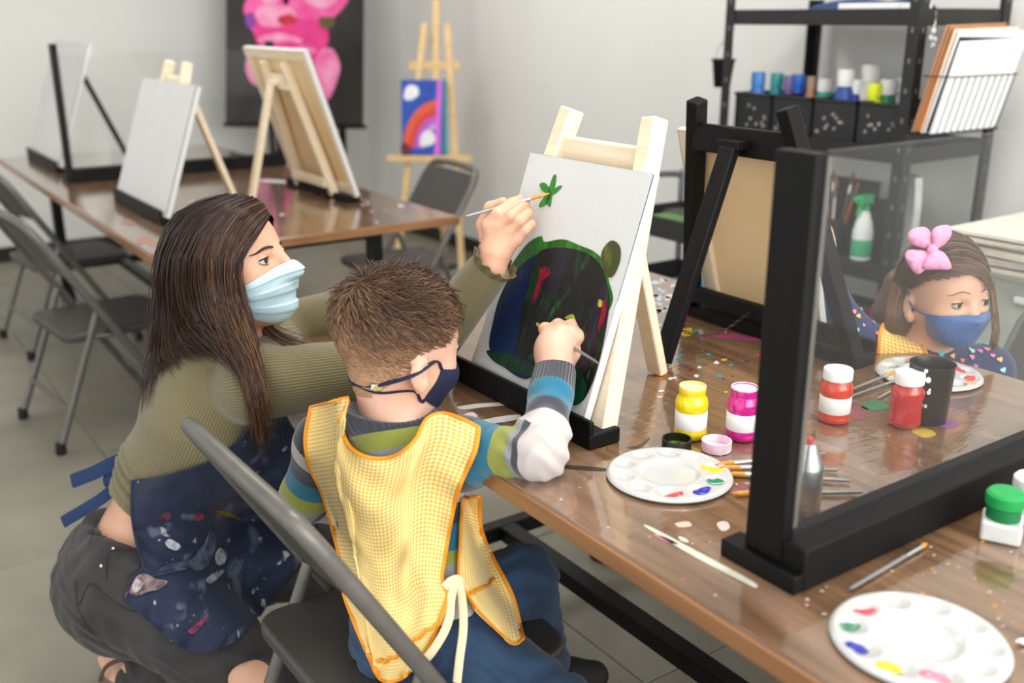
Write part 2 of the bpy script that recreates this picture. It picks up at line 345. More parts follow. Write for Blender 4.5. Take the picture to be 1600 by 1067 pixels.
def canvas(name, loc, face, w, h, label, lean=.115, H=.45, z0=.026, x0=-.010, th=.018, group='stretched canvases'):
    """stretched canvas leaning on the easel; local +x is the painted face"""
    a = math.atan2(lean, H - .012); up = V(-math.sin(a), 0, math.cos(a)); n = V(math.cos(a), 0, math.sin(a)); R = -1 if face < 0 else 1
    t = thing(name, label, 'canvas', loc, 0 if face > 0 else PI, group)
    o = V(x0, 0, z0)
    q = MB(); c = o + up * h / 2 - n * .002; Mx = np.column_stack([n, V(0, 1, 0), up])
    q.box(c, (.004, w, h), Mx)
    for s in (-1, 1): q.box(o + up * h / 2 - n * th / 2 + V(0, s * (w / 2 - .0012), 0), (th, .0024, h), Mx)
    q.box(o + up * .0012 - n * th / 2, (th, w, .0024), Mx); q.box(o + up * (h - .0012) - n * th / 2, (th, w, .0024), Mx)
    q.build('canvas_cloth', M_canvas, t, world=False, bevel=.0015)
    MB().box(o + up * h / 2 - n * .0048, (.0015, w - .07, h - .07), Mx).build('canvas_back', M_canvasback, t, world=False)
    bw = .034
    for s in (-1, 1):
        MB().box(o + up * h / 2 - n * (.0045 + (th - .0055) / 2) + V(0, s * (w / 2 - .0026 - bw / 2), 0), (th - .0055, bw, h - .006), Mx).build('stretcher_bar', M_pine, t, world=False, bevel=.002)
        MB().box(o + up * (h / 2 + s * (h / 2 - .0028 - bw / 2)) - n * (.0046 + (th - .0058) / 2), (th - .0058, w - 2 * bw - .006, bw), Mx).build('stretcher_bar', M_pine, t, world=False, bevel=.002)
    return t, o, up, n
M_blackeasel = M_blk
EL = (.850, 1.213, ZT)
easel('table_easel', (.850, 1.220, ZT), -1, 'pale pine table easel holding the boy\'s painting', M_pine, M_blk, hb=.166, ht=.098, H=.452, post=(.03, .03), ledge_w=.378, leg_foot=-.305, lean=.14)
cv_t, cv_o, cv_up, cv_n = canvas('canvas_painting', EL, -1, .298, .376, 'white canvas with dark blob painting and green star on the pine easel', x0=-.011, th=.015, lean=.147)
BL = (1.515, 1.258, ZT)
easel('table_easel', BL, 1, 'black table easel facing the girl, seen from behind', M_blk, M_blk, hb=.205, ht=.105, H=.45, leg_foot=-.315, post=(.028, .03), chain=True, ledge_w=.44)
canvas('canvas', (1.515, 1.285, ZT), 1, .30, .385, 'canvas on the black easel opposite the girl, raw back showing', lean=.13)
easel('table_easel', (.836, 3.32, ZT), -1, 'pine table easel under the blank canvas in the middle of the far table', M_pine, M_blk, hb=.18, ht=.085, H=.46, ledge_w=.54, lean=.14, leg_foot=-.33)
canvas('canvas', (.836, 3.31, ZT), -1, .55, .40, 'blank grey-white canvas on pine easel, front facing, middle of far table', x0=-.010, lean=.15)
easel('table_easel', (1.515, 3.34, ZT), 1, 'pine table easel with rear leg towards us, right end of far table', M_pine, M_blk, hb=.15, ht=.085, H=.455, ledge_w=.5, lean=.13)
canvas('canvas', (1.515, 3.325, ZT), 1, .53, .50, 'canvas seen from its wooden back, tall on the right of the far table', lean=.145)
easel('table_easel', (.812, 4.68, ZT), -1, 'black table easel at the far left end of the far table', M_blk, M_blk, hb=.19, ht=.10, H=.45, ledge_w=.6, lean=.15, leg_foot=-.36)
canvas('canvas', (.812, 4.675, ZT), -1, .62, .50, 'blank canvas on black easel behind the divider post, far left', x0=-.010, lean=.155)
# --- the paint on the boy's canvas (thin dried layers on the cloth)
def on_canvas(px, py):
    """picture point -> (u, v) on the canvas face"""
    nw = V(-cv_n[0], 0, cv_n[2]); ow = V(EL[0] - cv_o[0], EL[1], EL[2] + cv_o[2]); upw = V(-cv_up[0], 0, cv_up[2])
    r = _ray(px, py); k = ((ow - _C) @ nw) / (r @ nw); p = _C + r * k - ow
    return -p[1], p @ upw
def canvas_depth(px, py):
    nw = V(-cv_n[0], 0, cv_n[2]); ow = V(EL[0] - cv_o[0], EL[1], EL[2] + cv_o[2]); return float(((ow - _C) @ nw) / (_ray(px, py) @ nw))
def blob_mat(name, base, streaks):
    m = bpy.data.materials.new(name); m.use_nodes = True; nt = m.node_tree; b = nt.nodes['Principled BSDF']; N = nt.nodes.new; L = nt.links.new
    tc = N('ShaderNodeTexCoord'); last = None
    for k, (col, sc, th, rot) in enumerate(streaks):
        mp = N('ShaderNodeMapping'); mp.inputs['Scale'].default_value = (1, 1, .22); mp.inputs['Rotation'].default_value = (rot, 0, 0); mp.inputs['Location'].default_value = (k * 3.1, k * 1.7, k * .9); L(tc.outputs['Object'], mp.inputs[0])
        nz = N('ShaderNodeTexNoise'); nz.inputs['Scale'].default_value = sc; nz.inputs['Detail'].default_value = 5; nz.inputs['Distortion'].default_value = .6; L(mp.outputs[0], nz.inputs['Vector'])
        rp = N('ShaderNodeValToRGB'); rp.color_ramp.elements[0].position = th; rp.color_ramp.elements[1].position = th + .14; L(nz.outputs['Fac'], rp.inputs[0])
        mx = N('ShaderNodeMix'); mx.data_type = 'RGBA'; mx.inputs['B'].default_value = lin(col)
        if last: L(last, mx.inputs['A'])
        else: mx.inputs['A'].default_value = lin(base)
        L(rp.outputs[0], mx.inputs['Factor']); last = mx.outputs['Result']
    L(last, b.inputs['Base Color']); b.inputs['Roughness'].default_value = .4; b.inputs['Specular IOR Level'].default_value = .25
    mp = N('ShaderNodeMapping'); mp.inputs['Scale'].default_value = (1, 1, .25); L(tc.outputs['Object'], mp.inputs[0])
    nz = N('ShaderNodeTexNoise'); nz.inputs['Scale'].default_value = 90; L(mp.outputs[0], nz.inputs['Vector'])
    bp = N('ShaderNodeBump'); bp.inputs['Strength'].default_value = .4; bp.inputs['Distance'].default_value = .002; L(nz.outputs['Fac'], bp.inputs['Height']); L(bp.outputs[0], b.inputs['Normal']); return m
M_dark = blob_mat('dark_mixed_paint', '130f0d', [('12301a', 26, .50, .3), ('221a2c', 22, .53, -.4), ('1f5a28', 60, .60, .25), ('3c1014', 46, .62, 0), ('2a2a52', 50, .66, .1), ('5a5a20', 80, .70, .3)])
M_navyp = blob_mat('navy_blue_paint', '0c2148', [('0a1830', 20, .5, .2), ('101a2a', 30, .58, 0)])
M_greenp = blob_mat('green_paint', '1f5a17', [('2f7a1e', 40, .5, .4), ('143c12', 30, .58, -.3), ('6a9a28', 60, .66, .2)])
M_dgreen = blob_mat('dark_green_paint', '0d3320', [('0f4026', 40, .5, 1.2), ('0a2418', 30, .56, .8)])
M_olive = blob_mat('olive_paint', '3f451a', [('58601f', 40, .5, .2), ('2a3312', 30, .57, .1)])
M_star = blob_mat('star_green_paint', '2f7d24', [('3f9a2c', 60, .5, .6), ('1d5a1a', 50, .56, -.6)])
M_redp = blob_mat('crimson_paint', '8c0f26', [('5a0a1c', 60, .5, 0)])
M_yelp = blob_mat('yellow_streak_paint', 'b8b02a', [('7aa02a', 60, .5, 0)])
def paint(name, outline, m, lift, n=5):
    q = catmull([on_canvas(*p) for p in outline], n, closed=True)
    eu = V(0, 1, 0)
    MB().prism(list(map(tuple, q)), cv_o + cv_n * lift, eu, cv_up, -.0006 if np.cross(eu, cv_up) @ cv_n < 0 else .0006).build(name, m, cv_t, world=False)
paint('green_crown', [(793, 428), (806, 405), (826, 380), (846, 369), (852, 378), (880, 374), (905, 383), (930, 394), (945, 412), (952, 440), (958, 468), (945, 490), (920, 470), (880, 430), (850, 420), (820, 440), (795, 434)], M_greenp, .0006)
paint('navy_side', [(805, 425), (850, 395), (880, 440), (860, 520), (830, 590), (790, 575), (766, 545), (772, 500), (784, 460)], M_navyp, .0010)
paint('dark_body', [(850, 390), (890, 388), (925, 400), (944, 425), (953, 465), (950, 500), (942, 545), (930, 590), (912, 626), (893, 632), (886, 600), (850, 592), (818, 572), (812, 520), (826, 450), (838, 410)], M_dark, .0014)
paint('green_foot', [(762, 548), (790, 552), (815, 560), (845, 578), (830, 588), (800, 578), (775, 566)], M_dgreen, .0019)
paint('green_spot', [(888, 560), (905, 575), (918, 610), (903, 632), (890, 625), (886, 590)], M_dgreen, .0019)
paint('olive_oval', [(957, 376), (969, 385), (970, 405), (963, 425), (954, 434), (944, 424), (939, 408), (944, 388)], M_olive, .0010)
paint('crimson_streak', [(846, 420), (858, 418), (862, 428), (850, 440), (838, 470), (834, 468), (842, 440)], M_redp, .0019)
paint('crimson_streak', [(944, 470), (950, 478), (946, 500), (938, 520), (936, 510), (941, 490)], M_redp, .0019)
paint('yellow_streak', [(938, 468), (943, 472), (941, 480), (936, 478)], M_yelp, .0021)
paint('yellow_streak', [(842, 504), (850, 512), (860, 515), (858, 518), (848, 516), (840, 508)], M_yelp, .0021)
paint('yellow_streak', [(886, 495), (898, 492), (902, 512), (899, 516), (895, 500), (886, 499)], M_yelp, .0021)
for pts in ([(866, 274), (870, 276), (866, 296), (858, 300), (860, 290)], [(876, 290), (878, 293), (866, 304), (860, 304), (864, 297)], [(844, 288), (852, 286), (860, 296), (858, 303), (848, 298)], [(848, 312), (858, 300), (862, 303), (856, 318), (845, 324), (843, 321)], [(860, 300), (863, 303), (861, 322), (857, 321), (855, 314)]):
    paint('star_ray', pts, M_star, .0009, 3)
# ---------------------------------------------------------------- flower poster on its stand
YP = 5.45
pc0 = PY(353, 192, YP); pc1 = PY(568, 194, YP)
ps = thing('poster_stand', 'black stand with a large pink flower print by the back wall', 'poster', ((pc0[0] + pc1[0]) / 2, YP, 0))
px0, px1, pz0, pz1 = pc0[0], pc1[0], .69, 1.62
M_poster = mat('poster_black', '191515', .45, var=.25, scale=2.5, col2='3a3533')
bc = [PY(353, 191, YP), PY(567, 195, YP), PY(569, -200, YP), PY(354.5, -200, YP)]
MB().prism([(p[0], p[2]) for p in bc], V(0, YP + .01, 0), V(1, 0, 0), V(0, 0, 1), .02).build('board', M_poster, ps, bevel=.003)
for xx in (px0 + .28, px1 - .11): MB().bar((xx, YP + .03, 1.5), (xx + .01, YP + .10, .0), .035, .03, up=(0, 1, 0)).build('leg', M_steel, ps, bevel=.003)
MB().bar((px0 + .4, YP + .03, 1.4), (px0 + .4, YP + .32, 0), .03, .025, up=(0, 1, 0)).build('rear_leg', M_steel, ps)
MB().bar(bc[0] + V(-.01, 0, -.012), bc[1] + V(.015, 0, -.012), .05, .022).build('tray', M_steel, ps, bevel=.003)
pinks = [mat('petal_pink_%d' % i, c, .5, var=.14, scale=9, col2=c2) for i, (c, c2) in enumerate([('ff74bc', 'f0408e'), ('ffa4d0', 'f468ac'), ('fa4a9e', 'e02a80'), ('ffb8d6', 'fa80b8')])]
M_petr = mat('petal_red', 'e0303a', .5, var=.2)
M_petv = mat('petal_violet', '9a4ac0', .5, var=.2)
def petal(pts, m, lift, nm='petal'):
    q = [PY(x, y, YP) for x, y in catmull([V(a, b, 0)[:2] for a, b in pts], 6, closed=True)]
    poly = [(p[0], p[2]) for p in q]
    MB().prism(poly, V(0, YP - .0102 - lift, 0), V(1, 0, 0), V(0, 0, 1), .0008).build(nm, m, ps)
petal([(385, 30), (380, 10), (400, -20), (440, -30), (450, 0), (430, 40), (400, 55)], pinks[0], .001)
petal([(440, -25), (490, -40), (545, -20), (540, 5), (515, 30), (480, 40), (450, 20)], pinks[0], .001)
petal([(395, 40), (420, 25), (460, 28), (500, 35), (512, 60), (495, 95), (470, 110), (430, 95), (405, 75)], pinks[2], .002)
petal([(440, 60), (470, 50), (490, 80), (500, 130), (480, 150), (455, 130)], pinks[2], .0025)
petal([(383, 95), (395, 90), (405, 110), (410, 130), (395, 132), (384, 115)], pinks[1], .002)
petal([(495, 85), (515, 75), (528, 95), (528, 115), (515, 150), (500, 158), (490, 130)], pinks[1], .003)
petal([(400, 15), (425, 8), (455, 12), (460, 30), (430, 42), (405, 38)], pinks[3], .003)
for k_, (pp, mm) in enumerate([([(402, 60), (430, 52), (462, 58), (470, 66), (440, 64), (412, 70)], 3), ([(448, 84), (470, 72), (492, 78), (484, 84), (466, 84)], 1), ([(458, 112), (472, 92), (486, 104), (490, 128), (478, 118)], 0), ([(470, -10), (500, -14), (526, -2), (508, 12), (484, 8)], 3), ([(498, 112), (508, 92), (520, 96), (518, 118), (508, 134)], 3), ([(408, -6), (426, -16), (440, -8), (430, 4), (414, 6)], 3), ([(388, 104), (396, 100), (402, 116), (398, 124)], 3)]): petal(pp, pinks[mm], .0034 + .0002 * k_, 'petal_fold')
petal([(432, 28), (450, 22), (462, 30), (455, 38), (438, 38)], M_petr, .004, 'flower_heart')
petal([(382, 25), (392, 20), (398, 35), (390, 45), (383, 38)], M_petv, .004)
petal([(497, 28), (520, 28), (518, 42), (502, 44)], mat('stamen_olive', '6a5a2a', .6), .003, 'stamen')
# ---------------------------------------------------------------- floor easel with the rainbow painting
EC = P(664, 178, 4.85); ang = math.radians(-38)   # facing direction of the painting
fe = thing('floor_easel', 'tall pine studio easel in the corner holding the rainbow painting', 'easel', (EC[0] + .05, EC[1] + .06, 0), 0)
ex = V(.815, -.58, 0); ef = V(-.58, -.815, 0); eu_ = unit(V(.16 * .58, .16 * .815, .98))
def E_(a, b, c): return V(EC[0], EC[1], 0) + ex * a + eu_ * b + ef * c
pn = mat('pine_wood_dark', 'e2c592', .5, var=.06, scale=9, stretch=(1, 1, 10), col2='d0ac72')
MB().bar(E_(-.17, .0, .02), E_(-.01, 1.24, -.015), .032, .03, up=ef).build('front_leg', pn, fe, bevel=.003)
MB().bar(E_(.17, .0, .02), E_(.10, 1.24, -.015), .032, .03, up=ef).build('front_leg', pn, fe, bevel=.003)
MB().bar(E_(.03, .30, -.015), E_(.05, 1.62, -.03), .034, .025, up=ef).build('mast', pn, fe, bevel=.003)
MB().bar(E_(.03, 1.2, -.05), E_(.03, .10, -.62) * V(1, 1, 0) + V(0, 0, .0), .03, .03, up=ef).build('rear_leg', pn, fe, bevel=.003)
MB().bar(E_(-.2, .60, .03), E_(.22, .60, .03), .05, .03, up=(0, 0, 1)).build('shelf_bar', pn, fe, bevel=.003)
MB().bar(E_(-.09, 1.04, -.02), E_(.16, 1.04, -.02), .022, .04, up=(0, 0, 1)).build('crossbar', pn, fe, bevel=.003)
rb = thing('rainbow_painting', 'small blue painting of a rainbow and clouds on the tall corner easel', 'painting', E_(-.0, .622, .04))
RW, RH = .222, .36; ro = E_(-.018 - RW / 2 + .006, .617, .042)
Mx = np.column_stack([ef, ex, eu_])
MB().box(ro + ex * RW / 2 + eu_ * RH / 2, (.02, RW, RH), np.column_stack([unit(np.cross(ex, eu_)), ex, eu_])).build('canvas_body', mat('painting_blue', '1c4fb4', .6, var=.15, scale=20, col2='163a92'), rb, bevel=.002)
rn = unit(np.cross(ex, eu_)); rn = rn if rn @ ef > 0 else -rn
def rshape(pts, col, lift, nm, smooth=True):
    q = catmull(pts, 5, closed=True) if smooth else pts
    th = .0006; o = ro + rn * (.0101 + lift)
    MB().prism([(p[0] * RW, p[1] * RH) for p in q], o, ex, eu_, th if np.cross(ex, eu_) @ rn > 0 else -th).build(nm, mat('rainbow_' + col, col, .6, var=.08, scale=40), rb)
def arc(r0, r1, cx=.86, cy=.08, a0=92, a1=178):
    A = [math.radians(a0 + (a1 - a0) * k / 14) for k in range(15)]
    return [(cx + r1 * math.cos(a), cy + r1 * .78 * math.sin(a)) for a in A] + [(cx + r0 * math.cos(a), cy + r0 * .78 * math.sin(a)) for a in A[::-1]]
rshape(arc(.70, .84), 'e2562a', .0004, 'rainbow_band', False); rshape(arc(.58, .70), 'd03a3a', .0004, 'rainbow_band', False); rshape(arc(.46, .58), 'b45ac8', .0004, 'rainbow_band', False); rshape(arc(.36, .46), 'c79ad8', .0004, 'rainbow_band', False)
rshape([(.06, .76), (.2, .73), (.38, .80), (.36, .90), (.24, .93), (.12, .90)], 'e6e6ea', .0006, 'cloud')
rshape([(.40, .14), (.58, .12), (.74, .18), (.70, .30), (.56, .33), (.44, .27)], 'e6e6ea', .0006, 'cloud')
rshape([(.72, -.0), (.84, .0), (.90, 1.0), (.80, 1.0)], 'd86ad8', .0008, 'pink_stripe', False)
rshape([(.90, .0), (1.0, .0), (1.0, 1.0), (.93, 1.0)], '1f8a8a', .0008, 'teal_stripe', False)
rshape([(.0, .0), (.22, .0), (.14, .14), (.0, .16)], '5a1a3a', .0008, 'maroon_corner')
# ---------------------------------------------------------------- shelf unit by the right wall
sh = thing('shelf_unit', 'black perforated steel shelving against the right wall', 'shelf', (2.715, 2.05, 0))
SX0, SX1, SY0, SY1 = 2.50, 2.93, 1.70, 2.40
M_shelf = mat('shelf_black_steel', '1a1918', .5, var=.12)
M_hole = mat('post_hole_grey', '6a6864', .7)
for x, dx in ((SX0, 1), (SX1, -1)):
    for y, dy in ((SY0, 1), (SY1, -1)):
        q = MB(); q.box((x, y + dy * .016, .655), (.004, .036, 1.31)); q.box((x + dx * .018, y, .655), (.036, .004, 1.31)); q.build('post', M_shelf, sh, bevel=.001)
        h = MB()
        for k in range(16): h.box((x - dx * .0022, y + dy * .017, .1 + .08 * k), (.001, .008, .014)); h.box((x + dx * .018, y - dy * .0022, .1 + .08 * k), (.008, .001, .014))
        tag(h.build('post_slots', M_hole, sh), kind='stuff')
for z in (.12, .55, .895, 1.265):
    MB().box(((SX0 + SX1) / 2, (SY0 + SY1) / 2, z), (SX1 - SX0 - .01, SY1 - SY0 - .01, .012)).build('board', mat('shelf_board', '201e1c', .7), sh)
    q = MB(); zz = z - .012
    for x in (SX0 + .005, SX1 - .005): q.box((x, (SY0 + SY1) / 2, zz), (.006, SY1 - SY0 - .012, .045))
    for y in (SY0 + .005, SY1 - .005): q.box(((SX0 + SX1) / 2, y, zz), (SX1 - SX0 - .012, .006, .045))
    q.build('beam', M_shelf, sh, bevel=.001)
# crates with paint bottles
M_crate = mat('crate_dark_plastic', '1e1e22', .45, var=.2, scale=30)
def crate(y0, y1, x0, label, zb=.902, h=.115):
    x1 = x0 + .22; t = thing('storage_crate', label, 'crate', ((x0 + x1) / 2, (y0 + y1) / 2, zb), group='dark crates on the shelf')
    xm, ym = (x0 + x1) / 2, (y0 + y1) / 2
    MB().box((xm, ym, zb + .003), (x1 - x0, y1 - y0, .006)).build('bottom', M_crate, t)
    for x in (x0, x1): MB().box((x, ym, zb + h / 2), (.004, y1 - y0, h)).build('side', M_crate, t)
    for y in (y0, y1): MB().box((xm, y, zb + h / 2), (x1 - x0, .004, h)).build('side', M_crate, t)
    r = MB()
    for x in (x0, x1): r.box((x, ym, zb + h), (.010, y1 - y0 + .01, .010))
    for y in (y0, y1): r.box((xm, y, zb + h), (x1 - x0 + .01, .010, .010))
    r.build('rim', M_shelf, t, bevel=.002)
    d = MB()
    for k in range(9): d.lathe([(.0055, 0), (.0055, .001)], (x0 - .0025, random.uniform(y0 + .015, y1 - .015), zb + random.uniform(.015, h - .03)), 8, M=np.array([[0, 0, -1.], [0, 1, 0], [1, 0, 0]]))
    tag(d.build('paint_specks', mat('speck_grey', 'a8a69c', .6, var=.3, scale=60), t), kind='stuff')
ys = [2.365, 2.205, 2.045, 1.885, 1.735]
names = ['leftmost dark crate on the shelf holding blue packets', 'dark crate second from the left on the shelf', 'dark crate third from the left on the shelf under the white lids', 'rightmost dark crate on the shelf under the neon yellow lid']
for i in range(4): crate(ys[i + 1] + .006, ys[i] - .006, 2.525, names[i])
def bottle(x, y, z, r, h, body, lid, label, kind='squat'):
    t = thing('paint_bottle', label, 'bottle', (x, y, z), group='paint bottles in the shelf crates')
    mb = mat('bottle_' + body, body, .35, var=.08); ml = mat('lid_' + lid, lid, .35, var=.05)
    MB().lathe([(r * .92, 0), (r, .004), (r, h * .62), (r * .72, h * .74), (r * .7, h * .76)], (x, y, z), 18).build('body', mb, t, smooth=True)
    MB().lathe([(r * .8, h * .75), (r * .82, h * .77), (r * .82, h * .96), (r * .74, h)], (x, y, z), 18).build('lid', ml, t, smooth=True)
zb = .909
for i, (px, py, r, body, lid, lab) in enumerate([
    (1183, 128, .024, '3a78c0', '4a8ad0', 'light blue paint bottle at the left end of the crates'), (1212, 130, .022, '1f8a90', '2aa0a0', 'teal paint bottle beside the blue ones'),
    (1245, 132, .026, '1f5fc8', '2a78e0', 'bright blue paint bottle in the second crate'), (1230, 134, .016, '5a3a7a', '6a5a8a', 'slim violet paint bottle in the second crate'),
    (1265, 135, .014, 'b07858', 'a88870', 'slim brown paint bottle between second and third crate'),
    (1287, 138, .027, '1fa090', 'f0f0ee', 'teal paint bottle with a wide white lid'), (1319, 124, .026, '2a4a9a', 'e8e8e6', 'blue jar with white lid at the back of third crate'),
    (1333, 140, .024, '1a3aa0', 'f0f0f4', 'dark blue bottle with a white lid in the third crate'), (1358, 116, .030, 'e4e2da', 'f2f0ea', 'tall cream jar standing highest among the bottles'),
    (1364, 146, .022, 'd8e820', 'e4f02a', 'neon yellow paint bottle in the right crate'), (1385, 140, .024, '1f7a4a', 'e8e8e6', 'green paint bottle with white lid at the right'),
    (1408, 136, .020, 'b8bcc0', 'c8ccd0', 'grey metal tin at the right end of the crates')]):
    p = PX(px, py + 22, 2.60 + .03 * (i % 3)); bottle(p[0], p[1], zb, r * 1.15, max(.06, PX(px, py - 16, p[0])[2] - zb), body, lid, lab)
ct = catmull([V(-.09, 0), V(-.06, .03), V(0, .045), V(.06, .03), V(.09, 0)], 5)
q = MB(); c = V(2.70, 2.0, 1.272)
G = [[c + V((u - .5) * .22 + random.uniform(-.004, .004), (v - .5) * .3, .028 * math.sin(PI * u) ** .6 * (1 + .25 * math.sin(9 * v + 4 * u))) for v in np.linspace(0, 1, 14)] for u in np.linspace(0, 1, 12)]
q.grid(G, .004).build('folded_cloth', mat('blue_cloth', '2f4a7a', .8, var=.15), smooth=True, label='blue cloth lying on top of the black shelf', cat='cloth')
q = MB(); c = V(2.62, 1.90, 1.271)
q.box(c + V(0, 0, .010), (.16, .20, .02)); q.build('paper_stack', M_white, bevel=.002, label='white papers lying on top of the black shelf', cat='paper')
# bucket on a hook
bk = PY(1128, 136, 2.455); bt = thing('hanging_bucket', 'small black bucket hung on the left side of the shelf', 'bucket', (bk[0], bk[1], bk[2]))
hgt = PY(1128, 92, 2.455)[2] - bk[2]
MB().lathe([(.0, 0), (.026, 0), (.027, .002), (.037, hgt), (.040, hgt), (.040, hgt - .006), (.036, hgt - .008), (.026, .004), (0, .004)], bk, 24).build('pail', M_blk, bt, smooth=True)
MB().tube([bk + V(.038 * math.cos(a), 0, hgt - .003 + .055 * math.sin(a)) for a in np.linspace(0, PI, 15)], .0014, 6).build('wire_handle', M_chrome, bt, smooth=True)
MB().tube([bk + V(0, 0, hgt + .052), bk + V(0, -.01, hgt + .060), bk + V(0, -.05, hgt + .058)], .002, 6).build('hook', M_chrome, bt, smooth=True)
# little hanging charms
hp = PY(1459, 44, 1.69); hc = thing('hanging_charm', 'cluster of clear glass charms hung on the shelf post', 'ornament', tuple(hp))
MB().tube([hp + V(0, 0, .045), hp + V(.005, 0, .02), hp], .001, 5).build('string', M_chrome, hc)
for k, (a, b) in enumerate([(0, -.008), (.010, -.030), (-.008, -.026), (.004, -.045)]):
    MB().lathe([(0, -.009), (.006, -.006), (.008, 0), (.005, .006), (0, .010)], hp + V(a, 0, b), 12).build('bead', mat('charm_glass', 'e8ecec', .1, var=.05, coat=1), hc, smooth=True)
# wire rack full of paper and card
rk = thing('wire_file_rack', 'black wire rack hooked on the near end of the shelf', 'rack', (2.66, 1.625, .93))
def RK(a, b, c): return V(2.47 + a, 1.668 - .24 * b - c * .96, .955 + b)     # a along X, b up, c outwards
q = MB()
for b in (.0, .15): q.tube([RK(-.01, b, -.01), RK(-.01, b, .075), RK(.30, b, .075), RK(.30, b, -.01)], .0018, 6)
for k in range(10): q.tube([RK(.01 + k * .031, 0, -.01), RK(.01 + k * .031, 0, .075), RK(.01 + k * .031, .15, .075)], .0013, 5)
q.build('wire_basket', M_steel, rk, smooth=True)
M_card = mat('brown_card', 'c08a62', .85, var=.07); M_orange = mat('orange_card', 'c8742c', .8, var=.06); M_paper = mat('white_paper', 'f1f1ef', .8, var=.02); M_cream = mat('cream_card', 'e6dcc8', .8, var=.03)
for i, (c, h, w, m, lab) in enumerate([(.004, .285, .27, M_card, 'brown cardboard sheet at the back of the wire rack'), (.014, .28, .30, M_card, 'second brown cardboard sheet in the wire rack'), (.024, .27, .26, M_orange, 'orange card sheet in the wire rack'),
    (.032, .275, .29, M_cream, 'cream card sheet in the wire rack'), (.044, .268, .30, M_paper, 'thick white sheet in the middle of the wire rack'), (.052, .25, .29, mat('black_folder', '1c1b1a', .6), 'thin black folder between white sheets in the rack'), (.060, .245, .30, M_paper, 'front white sheet in the wire rack'), (.067, .215, .285, M_paper, 'small white sheet at the very front of the rack')]):
    q = MB(); q.box((RK(w / 2, h / 2, c)), (w, .006, h), np.column_stack([V(1, 0, 0), unit(V(0, .97, .24)), unit(V(0, -.24, .97))]) @ np.array([[math.cos(.02 * (i % 3 - 1)), 0, math.sin(.02 * (i % 3 - 1))], [0, 1, 0], [-math.sin(.02 * (i % 3 - 1)), 0, math.cos(.02 * (i % 3 - 1))]]))
    q.build('card_sheet' if m is not M_paper else 'paper_sheet', m, bevel=.001, label=lab, cat='paper', group='sheets in the wire rack')
# things on the lower board, seen through the divider
M_sprayw = mat('spray_bottle_white', 'e6ece8', .35); M_sprayg = mat('spray_green', '1fa860', .35)
sp = PX(1345, 392, 2.56); sp[2] = .5565
t = thing('spray_bottle', 'white spray bottle with green trigger head on the lower shelf', 'spray bottle', tuple(sp))
MB().lathe([(.026, 0), (.030, .004), (.030, .085), (.024, .115), (.014, .145), (.012, .15)], sp, 20).build('body', M_sprayw, t, smooth=True)
MB().lathe([(.0305, .012), (.0308, .014), (.0308, .062), (.0305, .064)], sp, 20).build('label_band', mat('spray_label', '3fae7a', .5), t, smooth=True)
q = MB(); q.lathe([(.014, .148), (.015, .165)], sp, 12); q.box(sp + V(-.006, 0, .182), (.06, .022, .028)); q.box(sp + V(-.045, 0, .187), (.02, .012, .012)); q.bar(sp + V(-.022, 0, .172), sp + V(-.034, 0, .135), .012, .008); q.build('trigger_head', M_sprayg, t, bevel=.003)
bj = PX(1305, 330, 2.58); bj[2] = .5565
t = thing('brush_jar', 'dark jar full of brushes on the lower shelf', 'jar', tuple(bj))
MB().lathe([(0, 0), (.045, 0), (.048, .004), (.046, .11), (.043, .11), (.043, .01), (0, .008)], bj, 24).build('jar', M_crate, t, smooth=True)
for k in range(11):
    a = random.uniform(0, 6.28); b0 = bj + V(.02 * math.cos(a), .02 * math.sin(a), .02); d = V(.055 * math.cos(a), .065 * math.sin(a), random.uniform(.19, .23)); tip = b0 + d
    bc = ['7a6248', '6a6a6a', 'c8663a', 'd8d4c8'][k % 4]
    br = thing('paintbrush', ['brown handled brush', 'grey handled brush', 'orange handled brush', 'pale handled brush'][k % 4] + ' standing in the dark jar on the lower shelf', 'brush', tuple(b0), group='brushes in the shelf jar')
    MB().tube([b0, b0 + d * .7], .0035, 8).build('handle', mat('brush_' + bc, bc, .4), br, smooth=True)
    MB().tube([b0 + d * .7, b0 + d * .82], .0045, 8).build('ferrule', M_chrome, br, smooth=True)
    MB().tube([b0 + d * .82, b0 + d * .92, tip], [.005, .006, .001], 8).build('bristles', mat('bristle_dark', '8a5a38', .7, var=.2), br, smooth=True)
wp = PX(1393, 392, 2.60); wp[2] = .5565
G = [[wp + V(.05 * (v - .5) + .015 * math.sin(3 * u), -.03 + .07 * (v - .5), .26 * u) for v in np.linspace(0, 1, 6)] for u in np.linspace(0, 1, 10)]
MB().grid(G, .02).build('paper_roll', mat('clear_sleeve', 'cfd0cc', .3, var=.1, coat=.5), smooth=True, label='pale plastic sleeve standing beside the spray bottle', cat='sleeve')
for i, (y, w, h, c, lab) in enumerate([(2.16, .26, .17, '2a2826', 'large dark box at the left of the lower shelf'), (1.96, .10, .12, '201f1e', 'dark box behind the spray bottle')]):
    q = MB(); q.box((2.78, y, .5565 + h / 2), (.2, w, h)); q.box((2.78, y, .5565 + h + .006), (.206, w + .006, .012)); q.build('storage_box', mat('box_' + c, c, .6), bevel=.003, label=lab, cat='box')
pk = PX(1352, 470, 2.30)
q = MB(); q.box(V(2.68, 1.92, .128 + .11), (.30, .32, .22)); q.box(V(2.68, 1.92, .355), (.31, .33, .015)); q.build('storage_bin', mat('bin_dark', '2c2a2a', .6), bevel=.006, label='dark lidded bin on the bottom shelf', cat='bin')
